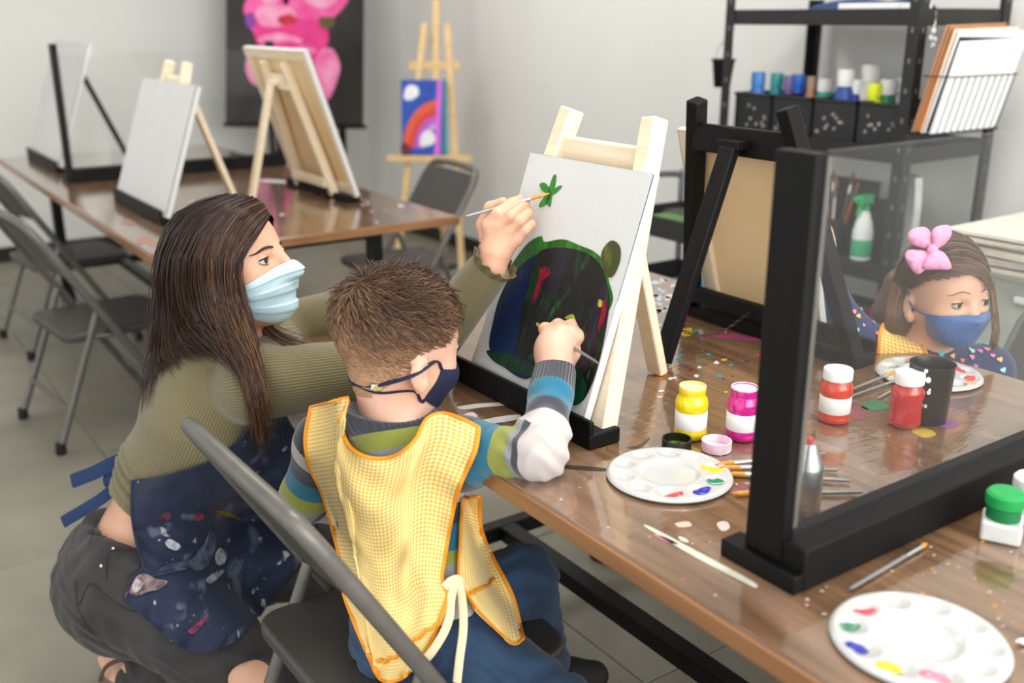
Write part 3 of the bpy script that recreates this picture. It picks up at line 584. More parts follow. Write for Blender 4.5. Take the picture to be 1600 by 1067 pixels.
q = MB(); q.box(V(2.60, 1.86, .3685), (.20, .20, .012), np.array([[.9, -.4, 0], [.4, .9, 0], [0, 0, 1]])); q.box(V(2.60, 1.86, .3775), (.19, .19, .006), np.array([[.9, -.4, 0], [.4, .9, 0], [0, 0, 1]])); q.build('pink_folder', mat('hot_pink_folder', 'd81a6a', .5), bevel=.002, label='hot pink folder on the bin of the bottom shelf', cat='folder')
# rolling cart
cc = V(2.17, 2.19, 0); t = thing('rolling_cart', 'grey tube cart with dark trays behind the pine easel', 'cart', tuple(cc))
for y in (-.17, .17): MB().tube(catmull([cc + V(-.13, y, .06), cc + V(-.13, y, .72), cc + V(-.11, y, .775), cc + V(.11, y, .775), cc + V(.13, y, .72), cc + V(.13, y, .06)], 6), .010, 10).build('frame', mat('cart_grey', '77797a', .4, metal=.4), t, smooth=True)
for z in (.22, .44, .63):
    q = MB(); q.box(cc + V(0, 0, z), (.25, .32, .006))
    for x in (-.125, .125): q.box(cc + V(x, 0, z + .03), (.004, .32, .06))
    for y in (-.16, .16): q.box(cc + V(0, y, z + .03), (.25, .004, .06))
    q.build('tray', mat('tray_black', '2a2a2a', .5), t, bevel=.001)
for x in (-.13, .13):
    for y in (-.17, .17): MB().lathe([(.004, -.01), (.025, -.01), (.028, -.006), (.028, .006), (.025, .01), (.004, .01)], cc + V(x, y, .028), 16, M=np.array([[0, 0, 1.], [0, 1, 0], [-1, 0, 0]])).build('wheel', M_rubber, t, smooth=True)
for i, (dx, dy, z, sz, c, lab) in enumerate([(-.05, .02, .633, (.10, .14, .045), '5a8a3a', 'green packet in the top tray of the cart'), (-.04, -.06, .443, (.14, .13, .05), '1f8fb0', 'turquoise packet in the middle tray of the cart'), (.03, .06, .633, (.08, .10, .05), '3a3a38', 'dark packet in the top tray of the cart')]):
    MB().box(cc + V(dx, dy, z + sz[2] / 2), sz).build('packet', mat('packet_' + c, c, .5, var=.15), bevel=.008, seg=3, label=lab, cat='packet')
# drawers and newspapers behind the girl
dc = V(2.50, 1.17, 0); t = thing('plastic_drawers', 'white plastic drawer tower behind the girl', 'drawers', tuple(dc))
M_frost = mat('frosted_plastic', 'd9dcd8', .35, var=.06, coat=.2)
q = MB()
for x in (-.17, .17):
    for y in (-.20, .20): q.box(dc + V(x, y, .33), (.025, .025, .66))
for z in (.02, .24, .46, .66): q.box(dc + V(0, 0, z), (.37, .43, .016))
q.build('frame', M_white, t, bevel=.003)
for z, c in ((.128, 'd9dcd8'), (.348, 'd8c8cc'), (.56, 'b9bfb4')):
    d = MB().box(dc + V(-.01, 0, z), (.34, .37, .185)).build('drawer', mat('drawer_' + c, c, .35, var=.08, coat=.2), t, bevel=.006)
    q = MB(); q.box(dc + V(-.186, 0, z + .05), (.012, .12, .016)); o = q.build('handle', M_white, t, bevel=.003); o.parent = d; 
for i in range(9):
    w = .40 + .05 * random.random(); d = .47 + .05 * random.random(); a = random.uniform(-.09, .09); z = .672 + i * .011; R = np.array([[math.cos(a), -math.sin(a), 0], [math.sin(a), math.cos(a), 0], [0, 0, 1.]])
    G = [[dc + R @ V((u - .5) * w, (v - .5) * d, 0) + V(0, 0, z + .003 * math.sin(5 * v + i) * math.sin(3 * u + 2 * i)) for v in np.linspace(0, 1, 9)] for u in np.linspace(0, 1, 9)]
    lab = {0: 'lowest sheet of the newspaper stack on the drawers', 8: 'topmost newspaper on the stack above the drawers'}.get(i, 'folded newspaper inside the stack on the white drawers')
    MB().grid(G, .008).build('newspaper', mat('newsprint_%d' % (i % 3), ['ddd6c6', 'd2c9b4', 'e4dfd2'][i % 3], .9, var=.06, scale=25), smooth=True, label=lab, cat='newspaper', group='newspapers on the drawers')
# ---------------------------------------------------------------- paint jars and tools on the near table
def jar(px, py, col, label, lid=None, band=True, open_=True, s=1.0, fill=None):
    c = PZ(px, py, ZT); c[2] = ZT + .0005
    t = thing('paint_jar', label, 'jar', tuple(c), group='small paint jars on the near table')
    m = mat('jar_' + col, col, .18, var=.05, coat=.6); h = .080 * s
    prof = [(0, 0), (.019, 0), (.0225, .002), (.0242, .007), (.0242, .012), (.0232, .015), (.0232, .044), (.0242, .046), (.0245, .054), (.0225, .062), (.0198, .066), (.0192, .068), (.0198, .070), (.0198, .078), (.0188, .080)]
    if open_: prof += [(.0172, .080), (.0168, .074), (.0168, .069), (0, .0675)]
    else: prof += [(0, .080)]
    MB().lathe([(r * s, z * s) for r, z in prof], c, 28).build('glass_body', m, t, smooth=True, angle=50)
    if band: MB().lathe([(.0234 * s, .0165 * s), (.0238 * s, .017 * s), (.0238 * s, .0425 * s), (.0234 * s, .043 * s)], c, 28).build('paper_label', M_paper, t, smooth=True)
    if open_: MB().lathe([(.0199 * s, .0785 * s), (.0196 * s, .0808 * s), (.0178 * s, .0808 * s), (.0170 * s, .076 * s)], c, 28).build('rim', fill or m, t, smooth=True); MB().lathe([(0, .0706 * s), (.0165 * s, .0706 * s)], c, 24).build('paint_fill', fill or m, t)
    if lid: MB().lathe([(.0212 * s, .068 * s), (.0222 * s, .069 * s), (.0222 * s, .083 * s), (.0212 * s, .0852 * s), (0, .0855 * s)], c, 28).build('lid', M_white, t, smooth=True)
jar(1078, 682, 'f2d40a', 'yellow paint jar with white label, open', fill=mat('yellow_paint_in_jar', 'ece9b0', .3))
jar(1158, 684, 'd0148a', 'magenta paint jar with white label, open', fill=mat('pale_pink_in_jar', 'eadfe4', .3))
jar(1302, 657, 'd93a1e', 'orange-red paint jar with white label and white lid', lid=True, open_=False)
jar(1412, 664, 'c42828', 'dark red paint jar without label, white lid', lid=True, open_=False, band=False)
M_pinkw = mat('pink_white_plastic', 'f3eaee', .35, var=.2, scale=40, col2='e8b4d0'); M_lidb = mat('lid_black_green', '17170f', .35); M_lidg = mat('wet_green_paint', '5f7a1a', .25, var=.4, scale=90, col2='14180c')
for px, py, m, mi, lab in ((1057, 700, M_lidb, M_lidg, 'black jar lid lying upside down with green paint inside'), (1119, 703, M_pinkw, M_pinkw, 'white jar lid smeared with pink lying upside down')):
    c = PZ(px, py, ZT); c[2] = ZT + .0006; t = thing('jar_lid', lab, 'lid', tuple(c))
    MB().lathe([(0, 0), (.0205, 0), (.0215, .001), (.0215, .015), (.0195, .015), (.0195, .003), (0, .003)], c, 28).build('lid_shell', m, t, smooth=True)
    MB().lathe([(0, .0034), (.010, .0044), (.0185, .0036)], c, 20).build('paint_film', mi, t, smooth=True)
# palettes
M_pal = mat('palette_white', 'c4c4c2', .28, var=.01, coat=.4)
def palette(c, r, rot, label, blobs):
    c = V(c[0], c[1], ZT + .0006); t = thing('paint_palette', label, 'palette', tuple(c), group='round white palettes')
    nr, na = 34, 120; G = []
    def hz(x, y):
        rr = math.hypot(x, y); e = rr / r; z = .0085
        if e > .95: z -= .0045 * ((e - .95) / .05) ** 2
        d = rr / (r * .50)
        if d < 1: z -= .0055 * min(1, (1 - d) * 6) if d > .83 else .0055
        a = math.atan2(y, x) - rot; k = round(a / (2 * PI / 10)); wx, wy = r * .745 * math.cos(k * 2 * PI / 10 + rot), r * .745 * math.sin(k * 2 * PI / 10 + rot)
        q = math.hypot(x - wx, y - wy) / (r * .165)
        if q < 1: z -= .0062 * (1 - q * q) ** .7
        return max(z, .0012)
    for i in range(nr + 1):
        rr = r * (i / nr); G.append([(rr * math.cos(2 * PI * k / na), rr * math.sin(2 * PI * k / na)) for k in range(na)])
    vs = [c + V(x, y, hz(x, y)) for ring in G[1:] for x, y in ring] + [c + V(0, 0, hz(0, 0))]; fs = []
    for i in range(nr - 1):
        for k in range(na): fs.append((i * na + k, (i + 1) * na + k, (i + 1) * na + (k + 1) % na, i * na + (k + 1) % na))
    ci = nr * na
    for k in range(na): fs.append((ci, k, (k + 1) % na))
    b0 = len(vs); vs += [c + V(r * .93 * math.cos(2 * PI * k / na), r * .93 * math.sin(2 * PI * k / na), 0) for k in range(na)]
    for k in range(na): fs.append(((nr - 1) * na + k, b0 + k, b0 + (k + 1) % na, (nr - 1) * na + (k + 1) % na))
    fs.append(tuple(b0 + k for k in range(na))[::-1])
    MB().add(vs, fs).build('dish', M_pal, t, smooth=True, angle=60)
    for (px, py, col, sx, sy) in blobs:
        q = PZ(px, py, ZT + .005); rx, ry = sx, sy; n = 16; cs = [(math.cos(2 * PI * k / n) * rx * random.uniform(.82, 1.15), math.sin(2 * PI * k / n) * ry * random.uniform(.82, 1.15)) for k in range(n)]
        a = -YAW; R2 = lambda x, y: V(x * math.cos(a) - y * math.sin(a), x * math.sin(a) + y * math.cos(a), 0)
        z0 = hz(q[0] - c[0], q[1] - c[1])
        def hv(x, y, k): return c[2] + max(hz(x - c[0], y - c[1]), z0) + k
        vs = []
        for f, k in ((1.0, .0002), (.85, .0016), (.5, .0026)):
            for x, y in cs: p = V(q[0], q[1], 0) + R2(x * f, y * f); vs.append(V(p[0], p[1], hv(p[0], p[1], k)))
        vs.append(V(q[0], q[1], hv(q[0], q[1], .0028))); fs = [(i * n + k, i * n + (k + 1) % n, (i + 1) * n + (k + 1) % n, (i + 1) * n + k) for i in range(2) for k in range(n)] + [(48, 32 + k, 32 + (k + 1) % n) for k in range(n)]
        MB().add(vs, fs).build('paint_dab', mat('dab_' + col, col, .2, var=.08, coat=.5), t, smooth=True)
palette((.884, .902), .085, .2, 'round white palette with yellow, green, blue and red dabs beside the yellow jar', [(1112, 735, 'f2d010', .016, .010), (1117, 753, '12845a', .012, .008), (1096, 768, '1428b4', .013, .008), (1053, 775, 'd8202a', .012, .009)])
palette((.824, .480), .0855, .35, 'round white palette in the near right corner with a pink dab', [(1350, 955, 'd81a3a', .012, .006), (1327, 979, '127a50', .011, .006), (1339, 1014, '14289a', .013, .007), (1390, 1046, 'f0d414', .014, .008), (1459, 1060, 'f08098', .015, .008)])
palette((1.535, .945), .088, .1, 'round white palette in front of the girl behind the black cup', [(1427, 566, 'e07880', .016, .008), (1463, 572, '18708a', .010, .006), (1498, 580, 'c8203a', .012, .008), (1515, 592, 'd84a44', .011, .007), (1515, 602, 'f0a878', .010, .006), (1395, 575, '2a7a44', .010, .006)])
# black paint pot
c = PZ(1446, 655, ZT); c[2] = ZT + .0005; t = thing('water_pot', 'black paint-splashed pot between the dark red jar and the girl\'s palette', 'pot', tuple(c))
MB().lathe([(0, 0), (.029, 0), (.030, .002), (.033, .088), (.0345, .092), (.033, .092), (.0315, .088), (.029, .006), (0, .005)], c, 32).build('pot', mat('pot_black', '1f1c1a', .35, var=.15), t, smooth=True)
MB().lathe([(0, .07), (.031, .07)], c, 24).build('murky_water', mat('murky_water', '2a2622', .1, coat=.5), t)
for (px, py, rr) in ((1446, 603, .0042), (1449, 625, .003), (1452, 620, .002), (1440, 650, .0025), (1438, 588, .003)):
    p = P(px, py, 1.49); a = math.atan2(p[1] - c[1], p[0] - c[0]); hz_ = p[2] - c[2]; rad = .0302 + .003 * hz_ / .088
    q = c + V(rad * math.cos(a), rad * math.sin(a), hz_); n_ = V(math.cos(a), math.sin(a), 0); s_ = V(-math.sin(a), math.cos(a), 0)
    MB().prism([(rr * math.cos(k), rr * 1.2 * math.sin(k)) for k in np.linspace(0, 2 * PI, 10)[:-1]], q + n_ * .0004, s_, V(0, 0, 1), .0006).build('paint_splash', M_paper, t)
def brush(p_end, p_tip, label, r=.0032, hcol='8d8b8a', tipm=None, fr=(.62, .80), group='paintbrushes on the near table', flat=1.0):
    a, b = np.asarray(p_end, float), np.asarray(p_tip, float); d = b - a; L_ = np.linalg.norm(d)
    t = thing('paintbrush', label, 'brush', tuple((a + b) / 2 * V(1, 1, 0) + V(0, 0, min(a[2], b[2]) - r)), group=group)
    MB().tube([a, a + d * .05, a + d * .4, a + d * fr[0]], [r * .55, r * .8, r, r * .9], 10).build('handle', mat('brush_handle_' + hcol, hcol, .3, metal=.35), t, smooth=True)
    MB().tube([a + d * (fr[0] - .01), a + d * fr[1]], [r * 1.05, r * 1.25], 10).build('ferrule', M_chrome, t, smooth=True)
    MB().tube([a + d * fr[1], a + d * (fr[1] + (1 - fr[1]) * .6), b], [r * 1.2, r * 1.15, r * .3], 10, flat=flat).build('bristles', tipm or M_bristle, t, smooth=True)
    return t
zb = ZT + .0045
brush(PZ(1290, 708, zb), PZ(1118, 726, zb + .004), 'paintbrush nearest the pink lid, tip on the palette rim', fr=(.55, .84))
brush(PZ(1310, 734, zb), PZ(1124, 730, zb + .004), 'second paintbrush behind the divider post, tip on yellow dab', fr=(.62, .82))
brush(PZ(1329, 751, zb), PZ(1134, 740, zb), 'third paintbrush lying behind the divider post', fr=(.68, .84))
brush(PZ(1348, 769, zb), PZ(1144, 771, zb), 'lowest paintbrush lying behind the divider post, away from palette', fr=(.66, .85))
brush(PZ(1328, 920, zb), PZ(1448, 849, zb), 'thin white-tipped paintbrush in front of the black divider', r=.0028, fr=(.72, .92), tipm=mat('bristle_white_gold', 'd89a2a', .5, var=.3))
brush(PZ(1700, 1000, zb), PZ(1586, 1003, zb), 'paintbrush at the right edge next to the near palette', fr=(.6, .8), tipm=M_chrome)
brush(PZ(1322, 612, zb), PZ(1408, 577, ZT + .0125), 'brush with orange tip resting on the rim of the girl\'s palette', r=.0028, fr=(.66, .70), hcol='9a968e')
brush(PZ(1330, 619, zb), PZ(1412, 590, zb), 'brush with thin grey handle lying behind the dark red jar', r=.0026, hcol='9a968e')
brush(PZ(1372, 622, zb), PZ(1400, 606, zb), 'short brush lying in the green smear', r=.0022, hcol='b0aca0')
# silver bottle half hidden by the post
c = PZ(1255, 800, ZT); c[2] = ZT + .0005; t = thing('silver_bottle', 'slim silver bottle half hidden behind the divider post', 'bottle', tuple(c))
MB().lathe([(0, 0), (.0185, 0), (.020, .002), (.020, .062), (.019, .066), (.010, .090), (.009, .094)], c, 28).build('body', mat('brushed_silver', 'c4c4c2', .3, metal=.9, var=.12, scale=12, stretch=(1, 1, 14)), t, smooth=True)
MB().lathe([(.004, .093), (.004, .100), (.002, .102), (0, .1025)], c, 16).build('nozzle', mat('nozzle_red', 'c8324a', .4), t, smooth=True)
# dabbers
for px, py, col, lab in ((1562, 838, '14a050', 'green capped paint dabber in a frosted base at the right edge'), (1604, 812, 'eef0ee', 'white capped paint dabber behind the green one')):
    c = PZ(px, py, ZT); c[2] = ZT + .0005; t = thing('paint_dabber', lab, 'dabber', tuple(c)); R = np.array([[math.cos(.5), -math.sin(.5), 0], [math.sin(.5), math.cos(.5), 0], [0, 0, 1.]])
    MB().box(c + V(0, 0, .0125), (.045, .045, .025), R).build('base', M_frost, t, bevel=.004, seg=3)
    m = mat('dabber_' + col, col, .5, var=.06); MB().lathe([(.019, .025), (.0195, .027), (.0195, .040), (.0175, .041)], c, 24).build('collar', mat('dabber_collar_' + col, '0f7a44' if col == '14a050' else col, .5), t, smooth=True)
    MB().lathe([(.0185, .0405), (.0215, .042), (.0222, .046), (.0222, .056), (.019, .0595), (0, .061)], c, 24).build('cap', m, t, smooth=True)
# dried paint on the tabletops, plus one reflection painted on as a patch
def splash_or_reflection(pts, col, parent=T1, n=4, z=.0004):
    q = [PZ(x, y, ZT) for x, y in catmull([V(a, b) for a, b in pts], n, closed=True)]
    k = len(q); MB().add([V(p[0], p[1], ZT + z) for p in q], [tuple(range(k))]).build('stain_or_reflection', mat('stain_or_reflection_' + col, col, .35, var=.12, scale=50), parent)
def speck(px, py, r, col, parent=T1):
    q = PZ(px, py, ZT); y0, y1 = ((-.40, 1.79) if parent is T1 else (2.70, 5.0))
    if not (.715 < q[0] < 1.635 and y0 < q[1] < y1): return
    a0 = random.uniform(0, 6); splash_or_reflection([(px + r * 1.3 * math.cos(a0 + k * PI / 3) * random.uniform(.6, 1.3), py + r * .6 * math.sin(a0 + k * PI / 3) * random.uniform(.6, 1.3)) for k in range(6)], col, parent)
splash_or_reflection([(715, 636), (745, 631), (790, 629), (800, 633), (760, 636), (725, 640)], 'd8d4d0'); splash_or_reflection([(722, 650), (738, 644), (746, 650), (742, 655), (728, 655)], 'e6e2de'); splash_or_reflection([(742, 660), (775, 652), (812, 648), (806, 656), (770, 662), (750, 665)], 'e2deda')
splash_or_reflection([(1012, 826), (1018, 824), (1090, 862), (1175, 908), (1182, 918), (1170, 914), (1085, 870)], 'd8dcc8'); splash_or_reflection([(1020, 836), (1035, 838), (1060, 850), (1045, 848)], 'e07a90'); splash_or_reflection([(1060, 838), (1072, 842), (1076, 848), (1064, 845)], 'd4d8c4'); splash_or_reflection([(1120, 818), (1135, 815), (1140, 825), (1128, 830)], 'e8ccc8'); splash_or_reflection([(1055, 818), (1075, 815), (1080, 822), (1062, 824)], 'e0c4b4')
splash_or_reflection([(980, 700), (1000, 694), (1016, 683), (1003, 698)], '4a443c'); splash_or_reflection([(870, 726), (930, 730), (960, 735), (930, 736), (880, 732)], '3a3430')
splash_or_reflection([(1345, 634), (1362, 625), (1380, 628), (1390, 637), (1370, 642), (1352, 640)], '3a7a54'); splash_or_reflection([(1325, 640), (1345, 634), (1360, 643), (1350, 655), (1332, 655)], '8e4a56'); splash_or_reflection([(1022, 585), (1034, 580), (1042, 588), (1030, 593)], 'c8782a')
splash_or_reflection([(1085, 526), (1130, 521), (1160, 524), (1192, 530), (1180, 533), (1120, 528)], 'b04a74'); splash_or_reflection([(1060, 518), (1078, 512), (1085, 520), (1070, 526)], 'c8a02a'); splash_or_reflection([(1056, 488), (1070, 485), (1075, 498), (1062, 500)], 'c02a5a')
splash_or_reflection([(1294, 548), (1312, 538), (1322, 545), (1308, 552)], '4a8a2a'); splash_or_reflection([(1468, 664), (1484, 656), (1500, 662), (1480, 670)], '9a5a9a')
splash_or_reflection([(1424, 674), (1436, 669), (1456, 672), (1462, 680), (1444, 684)], 'c0a018')  # yellow palette reflection in the acrylic, painted as a flat patch on the tabletop
for _ in range(46):
    x = random.uniform(1030, 1200); y = random.uniform(515, 640)
    speck(x, y, random.uniform(1.2, 4.2), random.choice(['1f9aa0', '1f9aa0', '2ab0a8', 'dfe0dc', '2a3a9a', '3a2a8a', 'c84a3a', 'd8c8b8', 'c8a03a']))
for _ in range(40): speck(random.uniform(850, 1180), random.uniform(700, 960), random.uniform(.8, 2.4), random.choice(['d8d0c8', 'e8dcd0', 'c8b0a0', 'd8c02a', 'c06a6a']))
for _ in range(40): speck(random.uniform(1250, 1590), random.uniform(830, 1000), random.uniform(1, 3.5), random.choice(['d8c8bc', 'd0b4a0', 'c8a8a0', 'd89a2a']))
for _ in range(30): speck(random.uniform(1020, 1055), random.uniform(430, 520), random.uniform(2, 6), random.choice(['d8d8d8', 'bcd0e0', 'd0c8c0']))
splash_or_reflection([(212, 374), (226, 368), (236, 371), (246, 380), (236, 384), (228, 379), (218, 382)], 'a87862', T2); splash_or_reflection([(188, 348), (204, 345), (212, 351), (200, 352)], 'a86a5a', T2); splash_or_reflection([(400, 282), (430, 281), (480, 287), (440, 286)], 'd4d8dc', T2)
for _ in range(24): speck(random.uniform(280, 640), random.uniform(290, 350), random.uniform(1.2, 4), random.choice(['d8c0c8', 'c85a8a', 'd0d0cc', 'b0a098']), T2)
# ---------------------------------------------------------------- implicit surfaces for figures and clothes
class SDF:
    def __init__(s): s.pr = []
    def cone(s, a, b, ra, rb, k=.02, flat=None):
        s.pr.append(('c', np.asarray(a, float), np.asarray(b, float), ra, rb, k, flat)); return s
    def chain(s, pts, rs, k=.02, flat=None):
        for i in range(len(pts) - 1): s.cone(pts[i], pts[i + 1], rs[i], rs[i + 1], k, flat)
        return s
    def ell(s, c, r, M=None, k=.02): s.pr.append(('e', np.asarray(c, float), np.asarray(r, float), np.eye(3) if M is None else np.asarray(M, float), k)); return s
    def sub(s, c, r, M=None, k=.006): s.pr.append(('-', np.asarray(c, float), np.asarray(r, float), np.eye(3) if M is None else np.asarray(M, float), k)); return s
    def cut(s, p, n, k=.004): s.pr.append(('|', np.asarray(p, float), unit(n), k)); return s
    def join(s, o, grow=0.0):
        for q in o.pr:
            q = list(q)
            if q[0] == 'c': q[3] += grow; q[4] += grow
            elif q[0] == 'e': q[2] = q[2] + grow
            s.pr.append(tuple(q))
        return s
    @staticmethod
    def _d(q, X):
        if q[0] == 'c':
            a, b, ra, rb, flat = q[1], q[2], q[3], q[4], q[6]; ba = b - a; pa = X - a; t = np.clip(pa @ ba / (ba @ ba + 1e-12), 0, 1); e = pa - t[..., None] * ba
            if flat is not None:
                ax = np.asarray(flat[0], float); c = e @ ax; e = e + (c * (1 / flat[1] - 1))[..., None] * ax
                return (np.sqrt((e * e).sum(-1)) - (ra + (rb - ra) * t)) * min(1, flat[1] * 1.15)
            return np.sqrt((e * e).sum(-1)) - (ra + (rb - ra) * t)
        if q[0] in 'e-':
            p = (X - q[1]) @ q[3]; r = q[2]; k0 = np.sqrt(((p / r) ** 2).sum(-1)); k1 = np.sqrt(((p / (r * r)) ** 2).sum(-1)) + 1e-9; return k0 * (k0 - 1) / k1
        return (X - q[1]) @ q[2]
    @staticmethod
    def _mix(f, d, q):
        if q[0] == '|': return np.maximum(f, d)
        k = q[5] if q[0] == 'c' else q[4]
        if q[0] == '-': d = -d; h = np.maximum(k - np.abs(f - d), 0) / k; return np.maximum(f, d) + h * h * k * .25
        h = np.maximum(k - np.abs(f - d), 0) / k; return np.minimum(f, d) - h * h * k * .25
    def ev(s, X):
        f = np.full(X.shape[:-1], 9.0)
        for q in s.pr: f = s._mix(f, s._d(q, X), q)
        return f
    def box(s):
        lo = np.full(3, 1e9); hi = -lo
        for q in s.pr:
            if q[0] == 'c': r = max(q[3], q[4]); lo = np.minimum(lo, np.minimum(q[1], q[2]) - r); hi = np.maximum(hi, np.maximum(q[1], q[2]) + r)
            elif q[0] == 'e': lo = np.minimum(lo, q[1] - q[2].max()); hi = np.maximum(hi, q[1] + q[2].max())
        return lo, hi
    def mesh(s, h=.004, disp=None, relax=1):
        lo, hi = s.box(); lo = lo - 3 * h; n = np.ceil((hi - lo) / h).astype(int) + 4
        ax = [lo[i] + h * np.arange(n[i]) for i in range(3)]; f = np.full(n, .2, np.float32)
        for q in s.pr:
            if q[0] == 'c': r = max(q[3], q[4]); a, b = np.minimum(q[1], q[2]) - r, np.maximum(q[1], q[2]) + r; m = q[5] + .02
            elif q[0] in 'e-': a, b = q[1] - q[2].max(), q[1] + q[2].max(); m = q[4] + .02
            else: a, b, m = lo, hi + 1, 0
            i0 = np.clip(((a - m - lo) / h).astype(int), 0, n - 1); i1 = np.clip(((b + m - lo) / h).astype(int) + 2, 1, n)
            X = np.stack(np.meshgrid(*[ax[i][i0[i]:i1[i]] for i in range(3)], indexing='ij'), -1); sl = tuple(slice(i0[i], i1[i]) for i in range(3))
            f[sl] = s._mix(f[sl], s._d(q, X), q)
        if disp is not None:
            near = np.abs(f) < .03; I = np.argwhere(near); X = lo + h * I; f[near] += disp(X)
        ins = f < 0; c = ins[:-1, :-1, :-1].astype(np.int8)
        S = np.zeros(tuple(n - 1), np.int8)
        for dx in (0, 1):
            for dy in (0, 1):
                for dz in (0, 1): S += ins[dx:n[0] - 1 + dx, dy:n[1] - 1 + dy, dz:n[2] - 1 + dz]
        act = (S > 0) & (S < 8); I = np.argwhere(act); idx = np.full(tuple(n - 1), -1, np.int64); idx[act] = np.arange(len(I))
        acc = np.zeros((len(I), 3)); cnt = np.zeros(len(I)); cor = [(a, b, c) for a in (0, 1) for b in (0, 1) for c in (0, 1)]
        val = {k: f[I[:, 0] + k[0], I[:, 1] + k[1], I[:, 2] + k[2]] for k in cor}
        for a in cor:
            for b in cor:
                if sum(abs(p - q) for p, q in zip(a, b)) == 1 and a < b:
                    m = (val[a] < 0) != (val[b] < 0); t = np.where(m, val[a] / (val[a] - val[b] + 1e-12), 0)[:, None]
                    acc += np.where(m[:, None], np.array(a) + t * (np.array(b) - np.array(a)), 0); cnt += m
        vs = lo + h * (I + acc / np.maximum(cnt, 1)[:, None]); fs = []
        for axis in range(3):
            u, v = (axis + 1) % 3, (axis + 2) % 3; sa = [slice(None)] * 3; sb = [slice(None)] * 3; sa[axis] = slice(0, -1); sb[axis] = slice(1, None)
            A, B = ins[tuple(sa)], ins[tuple(sb)]; E = np.argwhere(A != B); fl = A[tuple(E.T)]
            ok = (E[:, u] > 0) & (E[:, v] > 0) & (E[:, u] < n[u] - 1) & (E[:, v] < n[v] - 1); E, fl = E[ok], fl[ok]
            def cell(du, dv): q = E.copy(); q[:, u] -= du; q[:, v] -= dv; return idx[q[:, 0], q[:, 1], q[:, 2]]
            Q = np.stack([cell(1, 1), cell(0, 1), cell(0, 0), cell(1, 0)], 1); Q[~fl] = Q[~fl][:, ::-1]; fs.append(Q)
        fs = np.concatenate(fs); fs = fs[(fs >= 0).all(1)]
        for _ in range(relax):
            w = np.zeros_like(vs); ct = np.zeros(len(vs))
            for a, b in ((0, 1), (1, 2), (2, 3), (3, 0)):
                np.add.at(w, fs[:, a], vs[fs[:, b]]); np.add.at(ct, fs[:, a], 1)
            vs = .5 * vs + .5 * w / np.maximum(ct, 1)[:, None]
        return vs, fs
def merge(*ms):
    V_, F_, o = [], [], 0
    for v, f in ms: V_.append(v); F_.append(f + o); o += len(v)
    return np.concatenate(V_), np.concatenate(F_)
def link_mesh(name, vs, fs, m, parent, attrs=None, label=None):
    vs = np.asarray(vs) - parent_world_loc(parent); me = bpy.data.meshes.new(name)
    me.vertices.add(len(vs)); me.vertices.foreach_set('co', vs.ravel()); nf = len(fs); w = fs.shape[1]
    me.loops.add(nf * w); me.loops.foreach_set('vertex_index', fs.ravel().astype(np.int32)); me.polygons.add(nf)
    me.polygons.foreach_set('loop_start', np.arange(0, nf * w, w, dtype=np.int32)); me.polygons.foreach_set('use_smooth', np.ones(nf, bool)); me.update(); me.validate()
    for k, v in (attrs or {}).items():
        v = np.asarray(v, np.float32)
        if v.ndim == 1: a = me.attributes.new(k, 'FLOAT', 'POINT'); a.data.foreach_set('value', v)
        else: a = me.attributes.new(k, 'FLOAT_VECTOR', 'POINT'); a.data.foreach_set('vector', v.ravel())
    me.materials.append(m); o = bpy.data.objects.new(name, me); COL.objects.link(o); o.parent = parent
    if label: o['label'] = label
    return o
def hit(sd, px, iters=70, d0=.6):
    """depth at which the camera-space picture points meet the surface (or pass closest)"""
    px = np.asarray(px, float); D = np.array([_ray(x, y) for x, y in px]); L_ = np.linalg.norm(D, axis=1); t = np.full(len(px), d0); best = np.full(len(px), 9.); bt = t.copy()
    for _ in range(iters):
        f = sd.ev(_C + D * t[:, None]); m = (f < best) & (best > .0012); best[m] = f[m]; bt[m] = t[m]; t = t + np.where(best > .0012, np.clip(f, .0008, .2) * .8 / L_, 0)
    return bt, best
def coons(top, bot, left, right, nu, nv, cr=True):
    def rs(c, n):
        c = [V(*p) for p in c]; q = catmull(c, 12) if cr and len(c) > 2 else np.array(c, float); s = np.r_[0, np.cumsum(np.linalg.norm(np.diff(q, axis=0), axis=1))]; s /= s[-1]
        return np.stack([np.interp(np.linspace(0, 1, n), s, q[:, k]) for k in range(q.shape[1])], 1)
    T, B, L_, R_ = rs(top, nu), rs(bot, nu), rs(left, nv), rs(right, nv); u = np.linspace(0, 1, nu)[:, None, None]; v = np.linspace(0, 1, nv)[None, :, None]
    return (1 - v) * T[:, None] + v * B[:, None] + (1 - u) * L_[None] + u * R_[None] - ((1 - u) * (1 - v) * T[0] + u * (1 - v) * T[-1] + (1 - u) * v * B[0] + u * v * B[-1])
def blur2(A, n):
    for _ in range(n):
        Q = np.pad(A, 1, mode='reflect', reflect_type='odd'); A = (Q[:-2, 1:-1] + Q[2:, 1:-1] + Q[1:-1, :-2] + Q[1:-1, 2:] + 4 * A) / 8
    return A
def drape(sd, G, off, smooth=4, wob=0, seed=0, dmap=None):
    """cloth laid over a figure: picture-plane grid -> world points just outside the surface"""
    nu, nv, _ = G.shape; d, _b = hit(sd, G.reshape(-1, 2)); h0 = d.reshape(nu, nv); d = np.minimum(blur2(h0, smooth) - off, h0 - off * .55)
    if dmap is not None: d = d + dmap
    if wob: rng = np.random.RandomState(seed); d = d + wob * blur2(rng.randn(nu, nv), 8) * 3
    d = blur2(np.minimum(d, h0 - off * .5), 1)
    return np.array([[P(G[i, j, 0], G[i, j, 1], d[i, j]) for j in range(nv)] for i in range(nu)])
def cloth(name, W_, m, parent, th=.003, attrs_scale=None, label=None):
    mb = MB().grid(W_, -th); nu, nv, _ = W_.shape
    o = mb.build(name, m, parent, smooth=True, angle=70, label=label)
    return o
